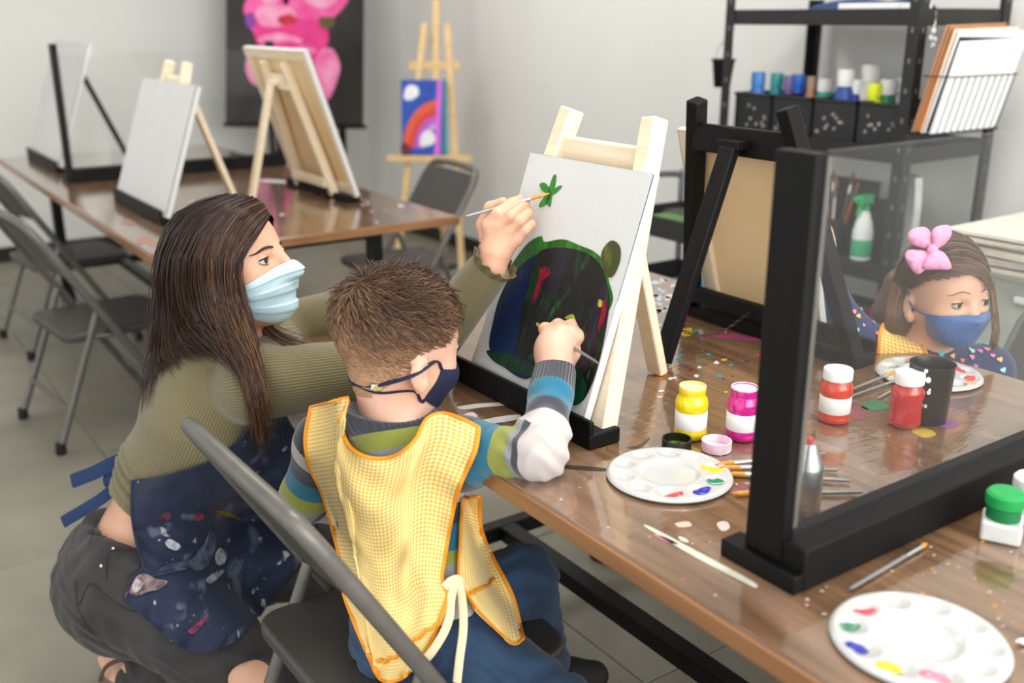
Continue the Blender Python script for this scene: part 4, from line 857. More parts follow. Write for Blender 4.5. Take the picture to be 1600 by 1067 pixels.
def attr_uv(o, W_, flip=False):
    nu, nv, _ = W_.shape; du = np.r_[0, np.cumsum(np.linalg.norm(np.diff(W_[:, nv // 2], axis=0), axis=1))]; dv = np.r_[0, np.cumsum(np.linalg.norm(np.diff(W_[nu // 2], axis=0), axis=1))]
    uv = np.stack(np.broadcast_arrays(du[:, None], dv[None, :], 0 * du[:, None] * dv[None]), -1).reshape(-1, 3); uv = np.concatenate([uv, uv]).astype(np.float32)
    if len(o.data.vertices) == len(uv): a = o.data.attributes.new('cloth_uv', 'FLOAT_VECTOR', 'POINT'); a.data.foreach_set('vector', uv.ravel())
def nodes_mat(name, rough=.8, sheen=0.0):
    m = bpy.data.materials.new(name); m.use_nodes = True; nt = m.node_tree; b = nt.nodes['Principled BSDF']; b.inputs['Roughness'].default_value = rough
    if sheen: b.inputs['Sheen Weight'].default_value = sheen
    return m, nt, b, nt.nodes.new, nt.links.new
def math_(N, L, op, a, b=None, c=None):
    n = N('ShaderNodeMath'); n.operation = op
    for i, v in enumerate((a, b, c)):
        if v is None: continue
        if isinstance(v, (int, float)): n.inputs[i].default_value = v
        else: L(v, n.inputs[i])
    return n.outputs[0]
def skin(name, col, col2, red='d98a78'):
    m, nt, b, N, L = nodes_mat(name, .5); tc = N('ShaderNodeTexCoord'); nz = N('ShaderNodeTexNoise'); nz.inputs['Scale'].default_value = 16; nz.inputs['Detail'].default_value = 4; L(tc.outputs['Object'], nz.inputs['Vector'])
    rp = N('ShaderNodeValToRGB'); rp.color_ramp.elements[0].position = .3; rp.color_ramp.elements[1].position = .7; rp.color_ramp.elements[0].color = lin(col2); rp.color_ramp.elements[1].color = lin(col); L(nz.outputs['Fac'], rp.inputs[0]); L(rp.outputs[0], b.inputs['Base Color'])
    b.inputs['Subsurface Weight'].default_value = .12; b.inputs['Subsurface Radius'].default_value = (.012, .005, .003); b.inputs['Subsurface Scale'].default_value = .6
    n2 = N('ShaderNodeTexNoise'); n2.inputs['Scale'].default_value = 260; L(tc.outputs['Object'], n2.inputs['Vector']); bp = N('ShaderNodeBump'); bp.inputs['Strength'].default_value = .08; bp.inputs['Distance'].default_value = .001; L(n2.outputs['Fac'], bp.inputs['Height']); L(bp.outputs[0], b.inputs['Normal']); return m
def knit(name, col, col2, attr='rib', freq=1.0, bump=.5):
    """ribbed knit: ridges follow a per-vertex coordinate running round the limb"""
    m, nt, b, N, L = nodes_mat(name, .9, .3); at = N('ShaderNodeAttribute'); at.attribute_name = attr
    s = math_(N, L, 'SINE', math_(N, L, 'MULTIPLY', at.outputs['Fac'], freq)); f = math_(N, L, 'MULTIPLY_ADD', s, .5, .5)
    mx = N('ShaderNodeMix'); mx.data_type = 'RGBA'; mx.inputs['A'].default_value = lin(col2); mx.inputs['B'].default_value = lin(col); L(f, mx.inputs['Factor']); L(mx.outputs['Result'], b.inputs['Base Color'])
    bp = N('ShaderNodeBump'); bp.inputs['Strength'].default_value = bump; bp.inputs['Distance'].default_value = .0015; L(f, bp.inputs['Height']); L(bp.outputs[0], b.inputs['Normal']); return m
def frame(f, up=(0, 0, 1), roll=0):
    f = unit(f); u = unit(np.asarray(up, float) - f * (f @ np.asarray(up, float))); l = np.cross(u, f); c, s_ = math.cos(roll), math.sin(roll); u, l = u * c + l * s_, l * c - u * s_
    return np.column_stack([f, l, u])          # local x fwd, y left, z up
def add_head(sd, C0, M, s=1.0, child=False, ears=(1, -1)):
    T = lambda x, y, z: C0 + M @ (V(x, y, z) * s); E = lambda r: V(*r) * s
    if child:
        sd.ell(T(-.010, 0, .028), E((.098, .079, .084)), M, .02); sd.ell(T(.034, 0, -.030), E((.058, .060, .068)), M, .035); sd.cone(T(.03, 0, -.06), T(.062, 0, -.078), .036 * s, .020 * s, .03)
        for q in (1, -1): sd.ell(T(.052, q * .034, -.034), E((.030, .028, .028)), M, .02)
        sd.cone(T(.090, 0, -.004), T(.102, 0, -.026), .007 * s, .010 * s, .012); ez = .003
    else:
        sd.ell(T(-.012, 0, .030), E((.096, .076, .082)), M, .02); sd.ell(T(.030, 0, -.030), E((.064, .058, .078)), M, .03); sd.cone(T(.02, 0, -.065), T(.066, 0, -.092), .038 * s, .020 * s, .03)
        for q in (1, -1): sd.ell(T(.054, q * .034, -.026), E((.028, .024, .028)), M, .018)
        sd.cone(T(.090, 0, .014), T(.110, 0, -.022), .0075 * s, .0115 * s, .012); ez = .006
    o = T(.03, .0315, ez); d = M @ V(1, 0, 0); tt = 0.0
    for _ in range(40): tt += float(-sd.ev((o + d * tt)[None])[0]) * .8
    sd.eye_x = .03 + tt / s
    for q in (1, -1): sd.sub(T(sd.eye_x + .006, q * .0315, ez - .001), E((.0095, .0165, .0085)), M, .008 * s)
    for q in ears:
        a = M @ np.array([[.96, -.28 * q, 0], [.28 * q, .96, 0], [0, 0, 1.]])
        dz = -.014 if child else 0; sd.ell(T(-.010, q * .079, -.010 + dz), E((.016, .007, .025) if child else (.019, .008, .029)), a, .008); sd.cone(T(.0, q * .074, -.036 + dz), T(.002, q * .076, -.030 + dz), .008 * s, .008 * s, .01); sd.sub(T(-.002, q * .087, -.006 + dz), E((.009, .007, .016)), a, .004)
    return T, ez
def eyes(sd, T, M, ez, s, skinm, parent, iris='5a3a22', lid=(.30, -.62), gaze=(0, 0)):
    M_eye = mat('eye_white', 'cfc8c2', .2, var=.01); M_ir = mat('iris_' + iris, iris, .2, var=.15, scale=200); M_pu = mat('pupil', '0a0808', .1); M_l = mat('lash', '1a100c', .6)
    for q in (1, -1):
        r = .0132 * s; c = T(sd.eye_x - .0132 + .0004, q * .0315, ez); g = M @ unit(V(1, gaze[0] + .04 * q, gaze[1])); 
        def sph(az, el, rr): return c + M @ (V(math.cos(el) * math.cos(az), math.cos(el) * math.sin(az), math.sin(el)) * rr)
        e = MB().lathe([(r * math.cos(a), r * math.sin(a)) for a in np.linspace(-PI / 2 + .01, PI / 2 - .01, 14)], c, 20).build('eye', M_eye, parent, smooth=True, angle=180)
        b1 = np.cross(g, M[:, 2]); b1 = unit(b1); b2 = np.cross(b1, g); Mg = np.column_stack([b1, b2, g])
        MB().lathe([(0, r * 1.02), (.0025 * s, r * 1.018), (.0064 * s, r * .875)], c, 18, M=Mg).build('iris', M_ir, e, smooth=True)
        MB().lathe([(0, r * 1.035), (.0027 * s, r * 1.005)], c, 14, M=Mg).build('pupil', M_pu, e, smooth=True)
        for nm, e0, e1 in (('upper_eyelid', lid[0], 1.5), ('lower_eyelid', lid[1], -1.5)):
            G = [[sph(az, e0 * (1 - (az / 1.45) ** 2 * .9) + (e1 - e0 * (1 - (az / 1.45) ** 2 * .9)) * t, r * 1.07) for t in np.linspace(0, 1, 7)] for az in np.linspace(-1.25, 1.25, 13)]
            MB().grid(G, .0008).build(nm, skinm, parent, smooth=True)
            MB().tube([p[0] + M[:, 0] * .0008 for p in G], .0015 * s if e0 > 0 else .0006 * s, 6).build('lashes', M_l, parent, smooth=True)
def brows(sd, T, M, s, ez, parent, m, lift=.022, inner=.014, outer=.052, arch=.006, r=.0030):
    for q in (1, -1):
        pts = []
        for t in np.linspace(0, 1, 9):
            y = q * (inner + (outer - inner) * t); z = ez + lift + arch * math.sin(PI * min(1, t * 1.25)) - .006 * t; o = T(.03, y, z); d = M @ V(1, 0, 0); tt = 0.0
            for _ in range(40): tt -= float(sd.ev((o + d * tt)[None])[0]) * .8
            pts.append(o + d * (tt + .0006))
        MB().tube(pts, [r * .8 * s, r * s, r * .8 * s, r * .3 * s], 8, flat=.6).build('eyebrow', m, parent, smooth=True)
def face_mask(sd, T, M, s, parent, m, z_top, z_bot, az=1.25, off=.005, pleats=0, tent=.010, nz=22, na=31, name='face_mask', side_top=None, th=.0015, xc=.0):
    """cloth mask: rays from the head axis out to the face, tightened over nose and chin"""
    A = np.linspace(-az, az, na); Zs = np.linspace(0, 1, nz); Rr = np.zeros((na, nz)); O = np.zeros((na, nz, 3)); Dv = np.zeros((na, nz, 3))
    for i, a in enumerate(A):
        k = abs(a) / az
        zt = z_top + ((side_top if side_top is not None else z_top) - z_top) * k ** 1.5; zb_ = z_bot + .022 * k ** 2
        for j, t in enumerate(Zs): O[i, j] = T(xc, 0, zt + (zb_ - zt) * t); Dv[i, j] = M @ V(math.cos(a), math.sin(a), 0)
    t = np.full((na, nz), .16 * s)
    for _ in range(60): t = t - np.clip(-sd.ev(O + Dv * t[..., None]), -.02, .02) * -.7 * -1 if False else t - np.clip(sd.ev(O + Dv * t[..., None]), -.02, .02) * .7
    # tighten: cloth never dips below a smooth hull
    h = t.copy()
    for _ in range(30): h = np.maximum(t, blur2(h, 1))
    bulge = np.exp(-(A[:, None] / .55) ** 2) * np.sin(PI * np.clip(Zs[None, :], 0, 1)) ** .6
    h = blur2(h, 2) + off * s + tent * s * bulge
    if pleats: h = h + .0022 * s * np.sign(np.sin(Zs[None, :] * pleats * 2 * PI)) * (np.abs(A[:, None]) < az * .97)
    W_ = O + Dv * h[..., None]; o = MB().grid(W_, -th).build(name, m, parent, smooth=True, angle=60); return W_, o
def strands(roots, paths_fn, m, parent, name='hair', w=.0011, n=7, sides=3, cvals=None, grad=0.0):
    vs = []; fs = []; cv = []; L0 = 0
    for i, r in enumerate(roots):
        pts = paths_fn(i, r)
        if pts is None: continue
        N_ = len(pts); t = unit(pts[1] - pts[0]); a = unit(np.cross(t, V(.3, .5, .8)))
        for j, p in enumerate(pts):
            t = unit(pts[min(j + 1, N_ - 1)] - pts[max(j - 1, 0)]); a = unit(a - t * (a @ t)); b = np.cross(t, a); rr = w * (1 - .85 * (j / (N_ - 1)) ** 2)
            for k in range(sides): g = 2 * PI * k / sides; vs.append(p + rr * (a * math.cos(g) + b * math.sin(g))); cv.append((cvals[i] if cvals is not None else 0) + grad * (j / (N_ - 1)) ** 1.3)
        for j in range(N_ - 1):
            for k in range(sides): fs.append((L0 + j * sides + k, L0 + j * sides + (k + 1) % sides, L0 + (j + 1) * sides + (k + 1) % sides, L0 + (j + 1) * sides + k))
        L0 += N_ * sides
    return link_mesh(name, np.array(vs), np.array(fs), m, parent, {'tone': np.array(cv)})
def hair_mat(name, stops, rough=.45):
    m, nt, b, N, L = nodes_mat(name, rough); at = N('ShaderNodeAttribute'); at.attribute_name = 'tone'; rp = N('ShaderNodeValToRGB'); e = rp.color_ramp.elements
    while len(e) < len(stops): e.new(.5)
    for k, (p, c) in enumerate(stops): e[k].position = p; e[k].color = lin(c)
    L(at.outputs['Fac'], rp.inputs[0]); L(rp.outputs[0], b.inputs['Base Color']); return m
def gingham(name, c1, c2, c3, n=220):
    m, nt, b, N, L = nodes_mat(name, .85, .2); at = N('ShaderNodeAttribute'); at.attribute_name = 'cloth_uv'; sp_ = N('ShaderNodeSeparateXYZ'); L(at.outputs['Vector'], sp_.inputs[0])
    st = []
    for k in (0, 1): st.append(math_(N, L, 'GREATER_THAN', math_(N, L, 'SINE', math_(N, L, 'MULTIPLY', sp_.outputs[k], n * 2 * PI / 2)), 0.0))
    sm = math_(N, L, 'ADD', st[0], st[1]); sm = math_(N, L, 'MULTIPLY', sm, .5); rp = N('ShaderNodeValToRGB'); rp.color_ramp.interpolation = 'CONSTANT'; e = rp.color_ramp.elements; e.new(.5)
    for k, (p, c) in enumerate(((0, c1), (.3, c2), (.8, c3))): e[k].position = p; e[k].color = lin(c)
    L(sm, rp.inputs[0]); L(rp.outputs[0], b.inputs['Base Color']); return m
def denim(name, col, col2, scale=300):
    m = mat(name, col, .85, var=.1, scale=14, col2=col2, bump=.35, bscale=scale, sheen=.1); return m
# ================================================================ the boy
M_skinB = skin('boy_skin', 'e8bca4', 'deaa90'); M_skinW = skin('woman_skin', 'dcac8f', 'd09c7e'); M_skinG = skin('girl_skin', 'dcae92', 'd09c80')
boy = thing('person', 'small boy in striped jumper and yellow gingham apron painting at the pine easel', 'person', (.66, 1.16, .0))
bC = P(622, 535, 1.47); bM = frame((.965, .10, -.24), roll=-.04); bs = .975
bsd = SDF(); bT, bez = add_head(bsd, bC, bM, bs, child=True)
N0, PEL = P(622, 668, 1.515), P(672, 985, 1.46); CH = P(620, 760, 1.535); WA = P(645, 890, 1.50)
SL, SR = P(512, 694, 1.60), P(722, 708, 1.455); rt = unit(SR - SL); fwdB = unit(np.cross(V(0, 0, 1), rt))
bsd.cone(bT(-.02, 0, -.05), N0 - V(0, 0, .02), .042, .046, .03)
btor = SDF(); btor.cone(CH, WA, .098, .092, .04, (fwdB, .78)); btor.cone(WA, PEL, .092, .098, .04, (fwdB, .82)); btor.cone(SL, SR, .048, .048, .05); btor.cone(N0, CH, .05, .085, .05)
ER, WR = P(844, 710, 1.36), P(867, 582, 1.50); ELb, WLb = P(478, 775, 1.66), P(590, 800, 1.80)
barm = SDF(); barm.chain([SR, ER], [.044, .029], .02).chain([ER, WR], [.029, .025], .02); barl = SDF(); barl.chain([SL, ELb], [.045, .036], .02).chain([ELb, WLb], [.036, .028], .02)
bsd.join(btor, -.012).join(barm, -.010).join(barl, -.010)
# right hand: a small fist round the brush
def HP(x, y, d=1.45): return P(x, y, d + .045)
bha = SDF(); bha.cone(WR + (ER - WR) * .25, WR, .024, .023, .01); bha.cone(WR, HP(868, 560, 1.462), .024, .026, .02); bha.ell(HP(870, 541, 1.462), (.034, .030, .030), None, .02)
for (m1, p1, p2, p3) in (((858, 522, 1.458), (852, 514, 1.478), (858, 518, 1.50), (868, 528, 1.496)), ((876, 517, 1.452), (872, 508, 1.475), (876, 512, 1.50), (882, 526, 1.496)), ((892, 519, 1.452), (893, 509, 1.472), (897, 514, 1.498), (897, 530, 1.494)), ((904, 527, 1.455), (908, 519, 1.472), (912, 526, 1.492), (907, 540, 1.49))):
    bha.chain([HP(*m1), HP(*p1), HP(*p2), HP(*p3)], [.0115, .0095, .0085, .008], .006)
bha.chain([HP(890, 556, 1.455), HP(904, 552, 1.458), HP(912, 542, 1.465)], [.011, .0095, .0085], .007)
bsd.cone(WLb, WLb + V(.05, .02, -.01), .022, .026, .02)
vs, fs = merge(bsd.mesh(.0038), bha.mesh(.0024)); link_mesh('body', vs, fs, M_skinB, boy)
eyes(bsd, bT, bM, bez, bs, M_skinB, boy); brows(bsd, bT, bM, bs, bez, boy, mat('boy_brow', '6a4a34', .7), r=.0022)
# brush in his fist
a, b = P(934, 567, canvas_depth(934, 567) - .03), P(842, 509, canvas_depth(842, 509) - .004); brush(a, b, 'paintbrush held in the boy\'s fist, tip dipped in green', r=.0028, fr=(.55, .72), group='brushes held in hands', tipm=mat('bristle_ochre', 'c8922a', .5, var=.3, col2='3a8a6a', scale=80))
# jumper
def smoothstep(a, b, x): t = np.clip((x - a) / (b - a), 0, 1); return t * t * (3 - 2 * t)
swt = SDF(); swt.join(btor, .004).join(barm, .004).join(barl, .004)
swt.cone(WR + (ER - WR) * .30, WR + (ER - WR) * .02, .034, .0315, .006); swt.ell(ER + (WR - ER) * .25, (.033, .033, .026), None, .02)
swt.cone(bT(-.028, 0, -.105), N0 - V(0, 0, .012), .049, .054, .02)
fold = lambda X: .0022 * np.sin(X @ V(95, 60, 150) + 2 * np.sin(X @ V(60, -80, 30))) * (1 - smoothstep(.02, .12, np.abs(np.linalg.norm(X - ER, axis=1) - .03)))
swt.sub(bT(-.016, 0, -.075), (.085, .085, .040), bM, .004); wu = unit(WR - ER); swt.sub(WR + wu * .034, (.05, .05, .034), np.column_stack([np.cross(wu, unit(np.cross(wu, V(1, 0, 0)))), unit(np.cross(wu, V(1, 0, 0))), wu]), .003)
vs, fs = swt.mesh(.0038, disp=fold)
def seg_t(X, a, b): ba = b - a; return (X - a) @ ba / (ba @ ba), np.linalg.norm((X - a) - np.clip((X - a) @ ba / (ba @ ba), 0, 1)[:, None] * ba, axis=1)
t1, d1 = seg_t(vs, SR, ER); t2, d2 = seg_t(vs, ER, WR); t3, d3 = seg_t(vs, SL, ELb); t4, d4 = seg_t(vs, ELb, WLb); tt, dt = seg_t(vs, N0 + V(0, 0, .03), PEL)
armR = np.where(d1 - .042 < d2 - .033, np.clip(t1, 0, 1.0), 1 + np.clip(t2, 0, 1.15)); armL = np.where(d3 < d4, np.clip(t3, 0, 1), 1 + np.clip(t4, 0, 1.1))
dR = np.minimum(d1 - .046, d2 - .034); dL = np.minimum(d3 - .045, d4 - .034); dT = dt - .085
part = np.argmin(np.stack([dR - .02 * (t1 > .25), dL - .02 * (t3 > .25), dT], 1), 1)
stripe = np.where(part == 0, armR * .1, np.where(part == 1, .3 + armL * .1, .6 + np.clip(tt, 0, 1) * .35))
ang1 = lambda X, a, b: (lambda ax, w: np.arctan2(w @ np.cross(ax, unit(np.cross(ax, V(.2, .3, 1)))), w @ unit(np.cross(ax, V(.2, .3, 1)))))(unit(b - a), X - a)
rib = np.where(part == 0, np.where(armR > 1, ang1(vs, ER, WR), 0) * 34, ang1(vs, PEL, N0) * 60)
cuff = ((part == 0) & (armR > 1.68) | (part == 2) & (tt < .10)).astype(float)
def jumper():
    m, nt, b, N, L = nodes_mat('striped_jumper', .92, .35); at = N('ShaderNodeAttribute'); at.attribute_name = 'stripe'; rp = N('ShaderNodeValToRGB'); cr = rp.color_ramp; cr.interpolation = 'CONSTANT'; e = cr.elements
    ch, te, li, gr, wh = '343741', '0f6a86', '868d38', '85868a', 'beb6b2'
    st = [(0, ch), (.020, te), (.056, li), (.076, gr), (.083, ch), (.092, wh), (.132, ch), (.147, te), (.168, ch), (.299, wh), (.318, ch), (.345, te), (.374, li), (.391, gr), (.402, ch), (.41, wh), (.43, ch), (.59, ch), (.636, li), (.662, gr), (.69, ch), (.72, wh), (.76, ch), (.79, te), (.83, li), (.85, gr), (.87, ch), (.885, wh), (.93, ch)]
    while len(e) < len(st): e.new(.99)
    for k, (p, c) in enumerate(st): e[k].position = p; e[k].color = lin(c)
    L(at.outputs['Fac'], rp.inputs[0]); L(rp.outputs[0], b.inputs['Base Color'])
    a2 = N('ShaderNodeAttribute'); a2.attribute_name = 'rib'; a3 = N('ShaderNodeAttribute'); a3.attribute_name = 'cuff'; s = math_(N, L, 'MULTIPLY', math_(N, L, 'SINE', a2.outputs['Fac']), a3.outputs['Fac'])
    tc = N('ShaderNodeTexCoord'); nz = N('ShaderNodeTexNoise'); nz.inputs['Scale'].default_value = 420; L(tc.outputs['Object'], nz.inputs['Vector']); h_ = math_(N, L, 'MULTIPLY_ADD', nz.outputs['Fac'], .5, s)
    bp = N('ShaderNodeBump'); bp.inputs['Strength'].default_value = .6; bp.inputs['Distance'].default_value = .002; L(h_, bp.inputs['Height']); L(bp.outputs[0], b.inputs['Normal']); return m
link_mesh('striped_jumper', vs, fs, jumper(), boy, {'stripe': stripe, 'rib': rib, 'cuff': cuff})
# jeans and shoes
jn = SDF(); HR, HL = PEL + rt * .055 - V(0, 0, .02), PEL - rt * .055 - V(0, 0, .02)
KRb, KLb = P(880, 1120, 1.40), P(815, 908, 1.61); FLb = P(846, 1035, 1.71); FRb = KRb + V(.03, 0, -.20)
jl = SDF(); jn.cone(PEL - rt * .02, PEL + rt * .02 - V(0, 0, .03), .100, .102, .03, (fwdB, .85)); jn.cone(HR, KRb, .070, .054, .03); jn.cone(HL, KLb, .072, .056, .03); jl.cone(KRb, FRb, .053, .042, .02); jl.cone(KLb, FLb, .0555, .044, .02); jl.cone(FLb + (KLb - FLb) * .2, FLb, .047, .048, .006); jl.cone(KLb, KLb + (HL - KLb) * .12, .056, .055, .02); jl.cone(KRb, KRb + (HR - KRb) * .12, .053, .054, .02)
jfull = SDF().join(jn).join(jl); jn.cut(PEL + V(0, 0, .075), (0, 0, 1)); jn.cut(V(0, 0, .3545), (0, 0, -1))
wrk = lambda X: .0025 * np.sin(X @ V(70, 40, 160) + 3 * np.sin(X @ V(30, -50, 40)))
vs, fs = merge(jn.mesh(.0045, disp=wrk), jl.mesh(.0045, disp=wrk)); M_jean = denim('blue_denim', '2b4868', '1a3048'); link_mesh('jeans', vs, fs, M_jean, boy)
for f_ in (FLb, FRb):
    s_ = SDF(); s_.chain([f_ + V(-.02, 0, -.03), f_ + V(.05, -.01, -.045), f_ + V(.10, -.02, -.055)], [.036, .032, .026], .02); s_.cut(f_ - V(0, 0, .082), (0, 0, -1)); vs, fs = s_.mesh(.005); link_mesh('shoe', vs, fs, M_rubber, boy)
# face mask with straps
M_navy = mat('navy_cotton', '1a2444', .8, var=.08, bump=.2, bscale=300)
mW, _ = face_mask(bsd, bT, bM, bs, boy, M_navy, -.022, -.094, az=1.12, off=.003, tent=.012, side_top=-.020)
def skim(sd, pts, off):
    out = []
    for p in pts:
        p = np.asarray(p, float).copy()
        for _ in range(30):
            e = 1e-3; f = float(sd.ev(p[None])[0]) - off; g = np.array([float(sd.ev((p + V(*(e * np.eye(3)[k])))[None])[0]) - f - off for k in range(3)]) / e; p -= unit(g) * f * .8
        out.append(p)
    return out
back = bT(-.10, 0, -.088)
for q in (-1, 1):
    i = 0 if q < 0 else -1
    for nm, z0, mid in (('strap', 0, [bT(.02, q * .085, -.008), bT(-.025, q * .085, .004 - .03), bT(-.065, q * .062, -.066)]), ('strap', -1, [bT(.02, q * .07, -.075), bT(-.02, q * .072, -.070), bT(-.065, q * .06, -.082)])):
        pts = skim(bsd, [mW[i, z0]] + mid + [back], .0022); MB().tube(catmull(pts, 6), .0042, 8, flat=.35, up=bM[:, 2]).build(nm, M_navy, boy, smooth=True)
pB = skim(bsd, [bT(-.068, -.058, -.07)], .004)[0]; MB().box(pB, (.016, .006, .010), bM).build('strap_slider', M_chrome, boy, bevel=.001)
# hair
hsd = SDF(); add_head(hsd, bC, bM, bs, child=True, ears=()); hsd.cone(bT(-.02, 0, -.05), N0 - V(0, 0, .02), .042, .046, .03)
def hairline_boy(X):
    L_ = (X - bC) @ bM / bs; x, y, z = L_[:, 0], L_[:, 1], L_[:, 2]
    lim = np.interp(x, [-.12, -.06, -.035, -.014, .012, .03, .045, .07, .10], [-.112, -.100, -.045, .008, .016, .020, .045, .060, .066]); return z - lim, L_
cap = SDF().join(hsd, .0015); vs, fs = cap.mesh(.004); hv, _ = hairline_boy(vs); keep = (hv[fs] > -.002).all(1); u_, inv = np.unique(fs[keep], return_inverse=True); vs2, fs2 = vs[u_], inv.reshape(-1, 4)
hv2, L2 = hairline_boy(vs2); tone = np.clip(.75 - (L2[:, 2] - .0) * 6, .3, 1)
M_hairB = hair_mat('boy_hair', [(0, '33241a'), (.35, '573e2c'), (.65, '8a684c'), (1, 'b8906e')], .6)
hb = link_mesh('hair', vs2, fs2, M_hairB, boy, {'tone': tone})
rng = np.random.RandomState(3); cand = vs[rng.choice(len(vs), 22000)]; hv, Lc = hairline_boy(cand); cand = cand[hv > .001]; Lc = Lc[hv > .001]
cand = cand[:7500]; Lc = Lc[:7500]; tone = np.clip(.72 - Lc[:, 2] * 4.6 + .10 * np.sin(Lc[:, 1] * 90 + 40 * Lc[:, 0]) + rng.randn(len(cand)) * .13, .02, 1); crown = bT(-.075, .005, .085)
def bpath(i, r):
    nrm = unit(r - bT(-.01, 0, .02)); fl = r - crown; fl = fl - nrm * (fl @ nrm); fl = unit(unit(fl) + .5 * np.cross(nrm, unit(fl)) + .28 * rng.randn(3) * (1 if Lc[i, 2] > .03 else .35)); top = smoothstep(-.02, .07, np.array(Lc[i, 2])); Ln = .009 + .017 * float(top) * rng.uniform(.6, 1.2)
    return [r + fl * Ln * t + nrm * (.0003 + (.0050 * float(top)) * math.sin(PI * min(1, t * .8)) - .003 * t * t) for t in np.linspace(0, 1, 5)]
strands(cand, bpath, M_hairB, boy, 'hair_strands', w=.0009, cvals=tone)
# gingham apron: back panel, front flap, ties
M_ging = gingham('yellow_gingham', 'f1e4ba', 'ecce78', 'e3b242', 400); M_pipe = mat('orange_piping', 'f09a1c', .7, var=.05)
vsd = SDF().join(swt).join(jfull); vsd.pr = [q for q in vsd.pr if q[0] != '|']
topc = [(486, 635), (515, 628), (547, 621), (533, 650), (536, 678), (551, 703), (582, 716), (617, 712), (648, 688), (666, 655), (690, 645), (720, 654), (748, 668)]
rightc = [(748, 668), (742, 705), (719, 757), (707, 801), (696, 862), (690, 905), (699, 930), (690, 962), (669, 1011), (644, 1044)]
leftc = [(486, 635), (477, 683), (483, 727), (503, 770), (520, 827), (534, 884), (537, 924), (553, 970), (572, 1015)]
botc = [(572, 1015), (595, 1060), (625, 1060), (644, 1044)]
G = coons(topc, botc, leftc, rightc, 40, 44); uu, vv = np.meshgrid(np.linspace(0, 1, 40), np.linspace(0, 1, 44), indexing='ij'); Wv = drape(vsd, G, .017, 5, wob=.0055, seed=2, dmap=-.024 * np.exp(-((uu - .22) / .12) ** 2 - (vv / .16) ** 2))
o = cloth('apron_back', Wv, M_ging, boy); attr_uv(o, Wv)
G2 = coons([(724, 780), (737, 776), (750, 777)], [(744, 952), (779, 987), (803, 1006), (817, 998)], [(724, 780), (719, 845), (717, 902), (728, 925), (744, 952)], [(750, 777), (752, 827), (770, 871), (801, 932), (817, 998)], 18, 30)
dm = np.linspace(0, 1, 18)[:, None] * np.linspace(.0, .06, 30)[None]
Wf = drape(vsd, G2, .014, 8, wob=.002, seed=4, dmap=dm * .15); o = cloth('apron_front', Wf, M_ging, boy); attr_uv(o, Wf)
for W_ in (Wv, Wf):
    for pl in (W_[:, 0], W_[0, :], W_[-1, :], W_[:, -1]):
        MB().tube(list(pl), .0033, 6, flat=.6).build('piping', M_pipe, boy, smooth=True)
MB().tube([Wf[int(round(a)), int(round(b))] - _FW * .002 for a, b in zip(np.linspace(2, 14, 8), np.linspace(23, 16, 8))], .003, 6).build('piping', M_pipe, boy, smooth=True)
MB().tube([Wv[int(round(a)), int(round(b))] - _FW * .002 for a, b in zip(np.linspace(16, 39, 12), np.linspace(40, 34, 12))], .003, 6).build('piping', M_pipe, boy, smooth=True)
MB().tube([Wv[12, j] - _FW * .0015 for j in range(7, 30)], .0012, 5).build('seam', mat('seam_cream', 'f4e2a8', .8), boy, smooth=True)
M_tie = mat('cream_tie', 'f3dfb4', .85, var=.05)
for pts in ([(712, 905), (705, 935), (702, 965), (690, 995), (665, 1030), (640, 1044)], [(716, 905), (722, 935), (724, 980), (718, 1030), (714, 1066)], [(694, 918), (704, 908), (716, 904), (722, 910)]):
    q = catmull([V(*p) for p in pts], 6); d, _b = hit(vsd, q); d = np.minimum(d, 1.48) - .02; MB().tube([P(x, y, dd) for (x, y), dd in zip(q, d)], .0058, 8, flat=.35, up=-_FW).build('apron_tie', M_tie, boy, smooth=True)
# ================================================================ the woman
wo = thing('person', 'young woman in olive ribbed jumper and navy apron kneeling beside the boy', 'person', (.45, 1.68, 0))
wC = P(366, 412, 1.77); wM = frame((.645, -.75, .14), roll=.02); ws = 1.0
wsd = SDF(); wT, wez = add_head(wsd, wC, wM, ws)
N_, CHw, WAw, PLw = P(352, 548, 1.84), P(332, 640, 1.88), P(268, 752, 1.93), P(228, 872, 1.95)
SRw, SLw = P(400, 600, 1.75), P(432, 522, 2.02); ERw, WRw = P(648, 568, 1.72), P(766, 418, 1.605); ELw, WLw = P(600, 474, 2.02), P(655, 500, 2.0)
wfw = unit(np.cross(V(0, 0, 1), unit(SRw - SLw)))
wsd.cone(wT(-.025, 0, -.06), N_ - V(0, 0, .02), .050, .058, .03)
wtor = SDF(); wtor.cone(N_, CHw, .062, .125, .05, (wfw, .85)); wtor.cone(CHw, WAw, .128, .100, .05, (wfw, .85)); wtor.cone(WAw, PLw, .100, .130, .05, (wfw, .9)); wtor.cone(SRw, SLw, .054, .054, .06)
warr = SDF().chain([SRw, ERw, WRw], [.056, .044, .028], .02); warl = SDF().chain([SLw, ELw, WLw], [.054, .043, .029], .02)
wsd.join(wtor, -.010).join(warr, -.008).join(warl, -.008)
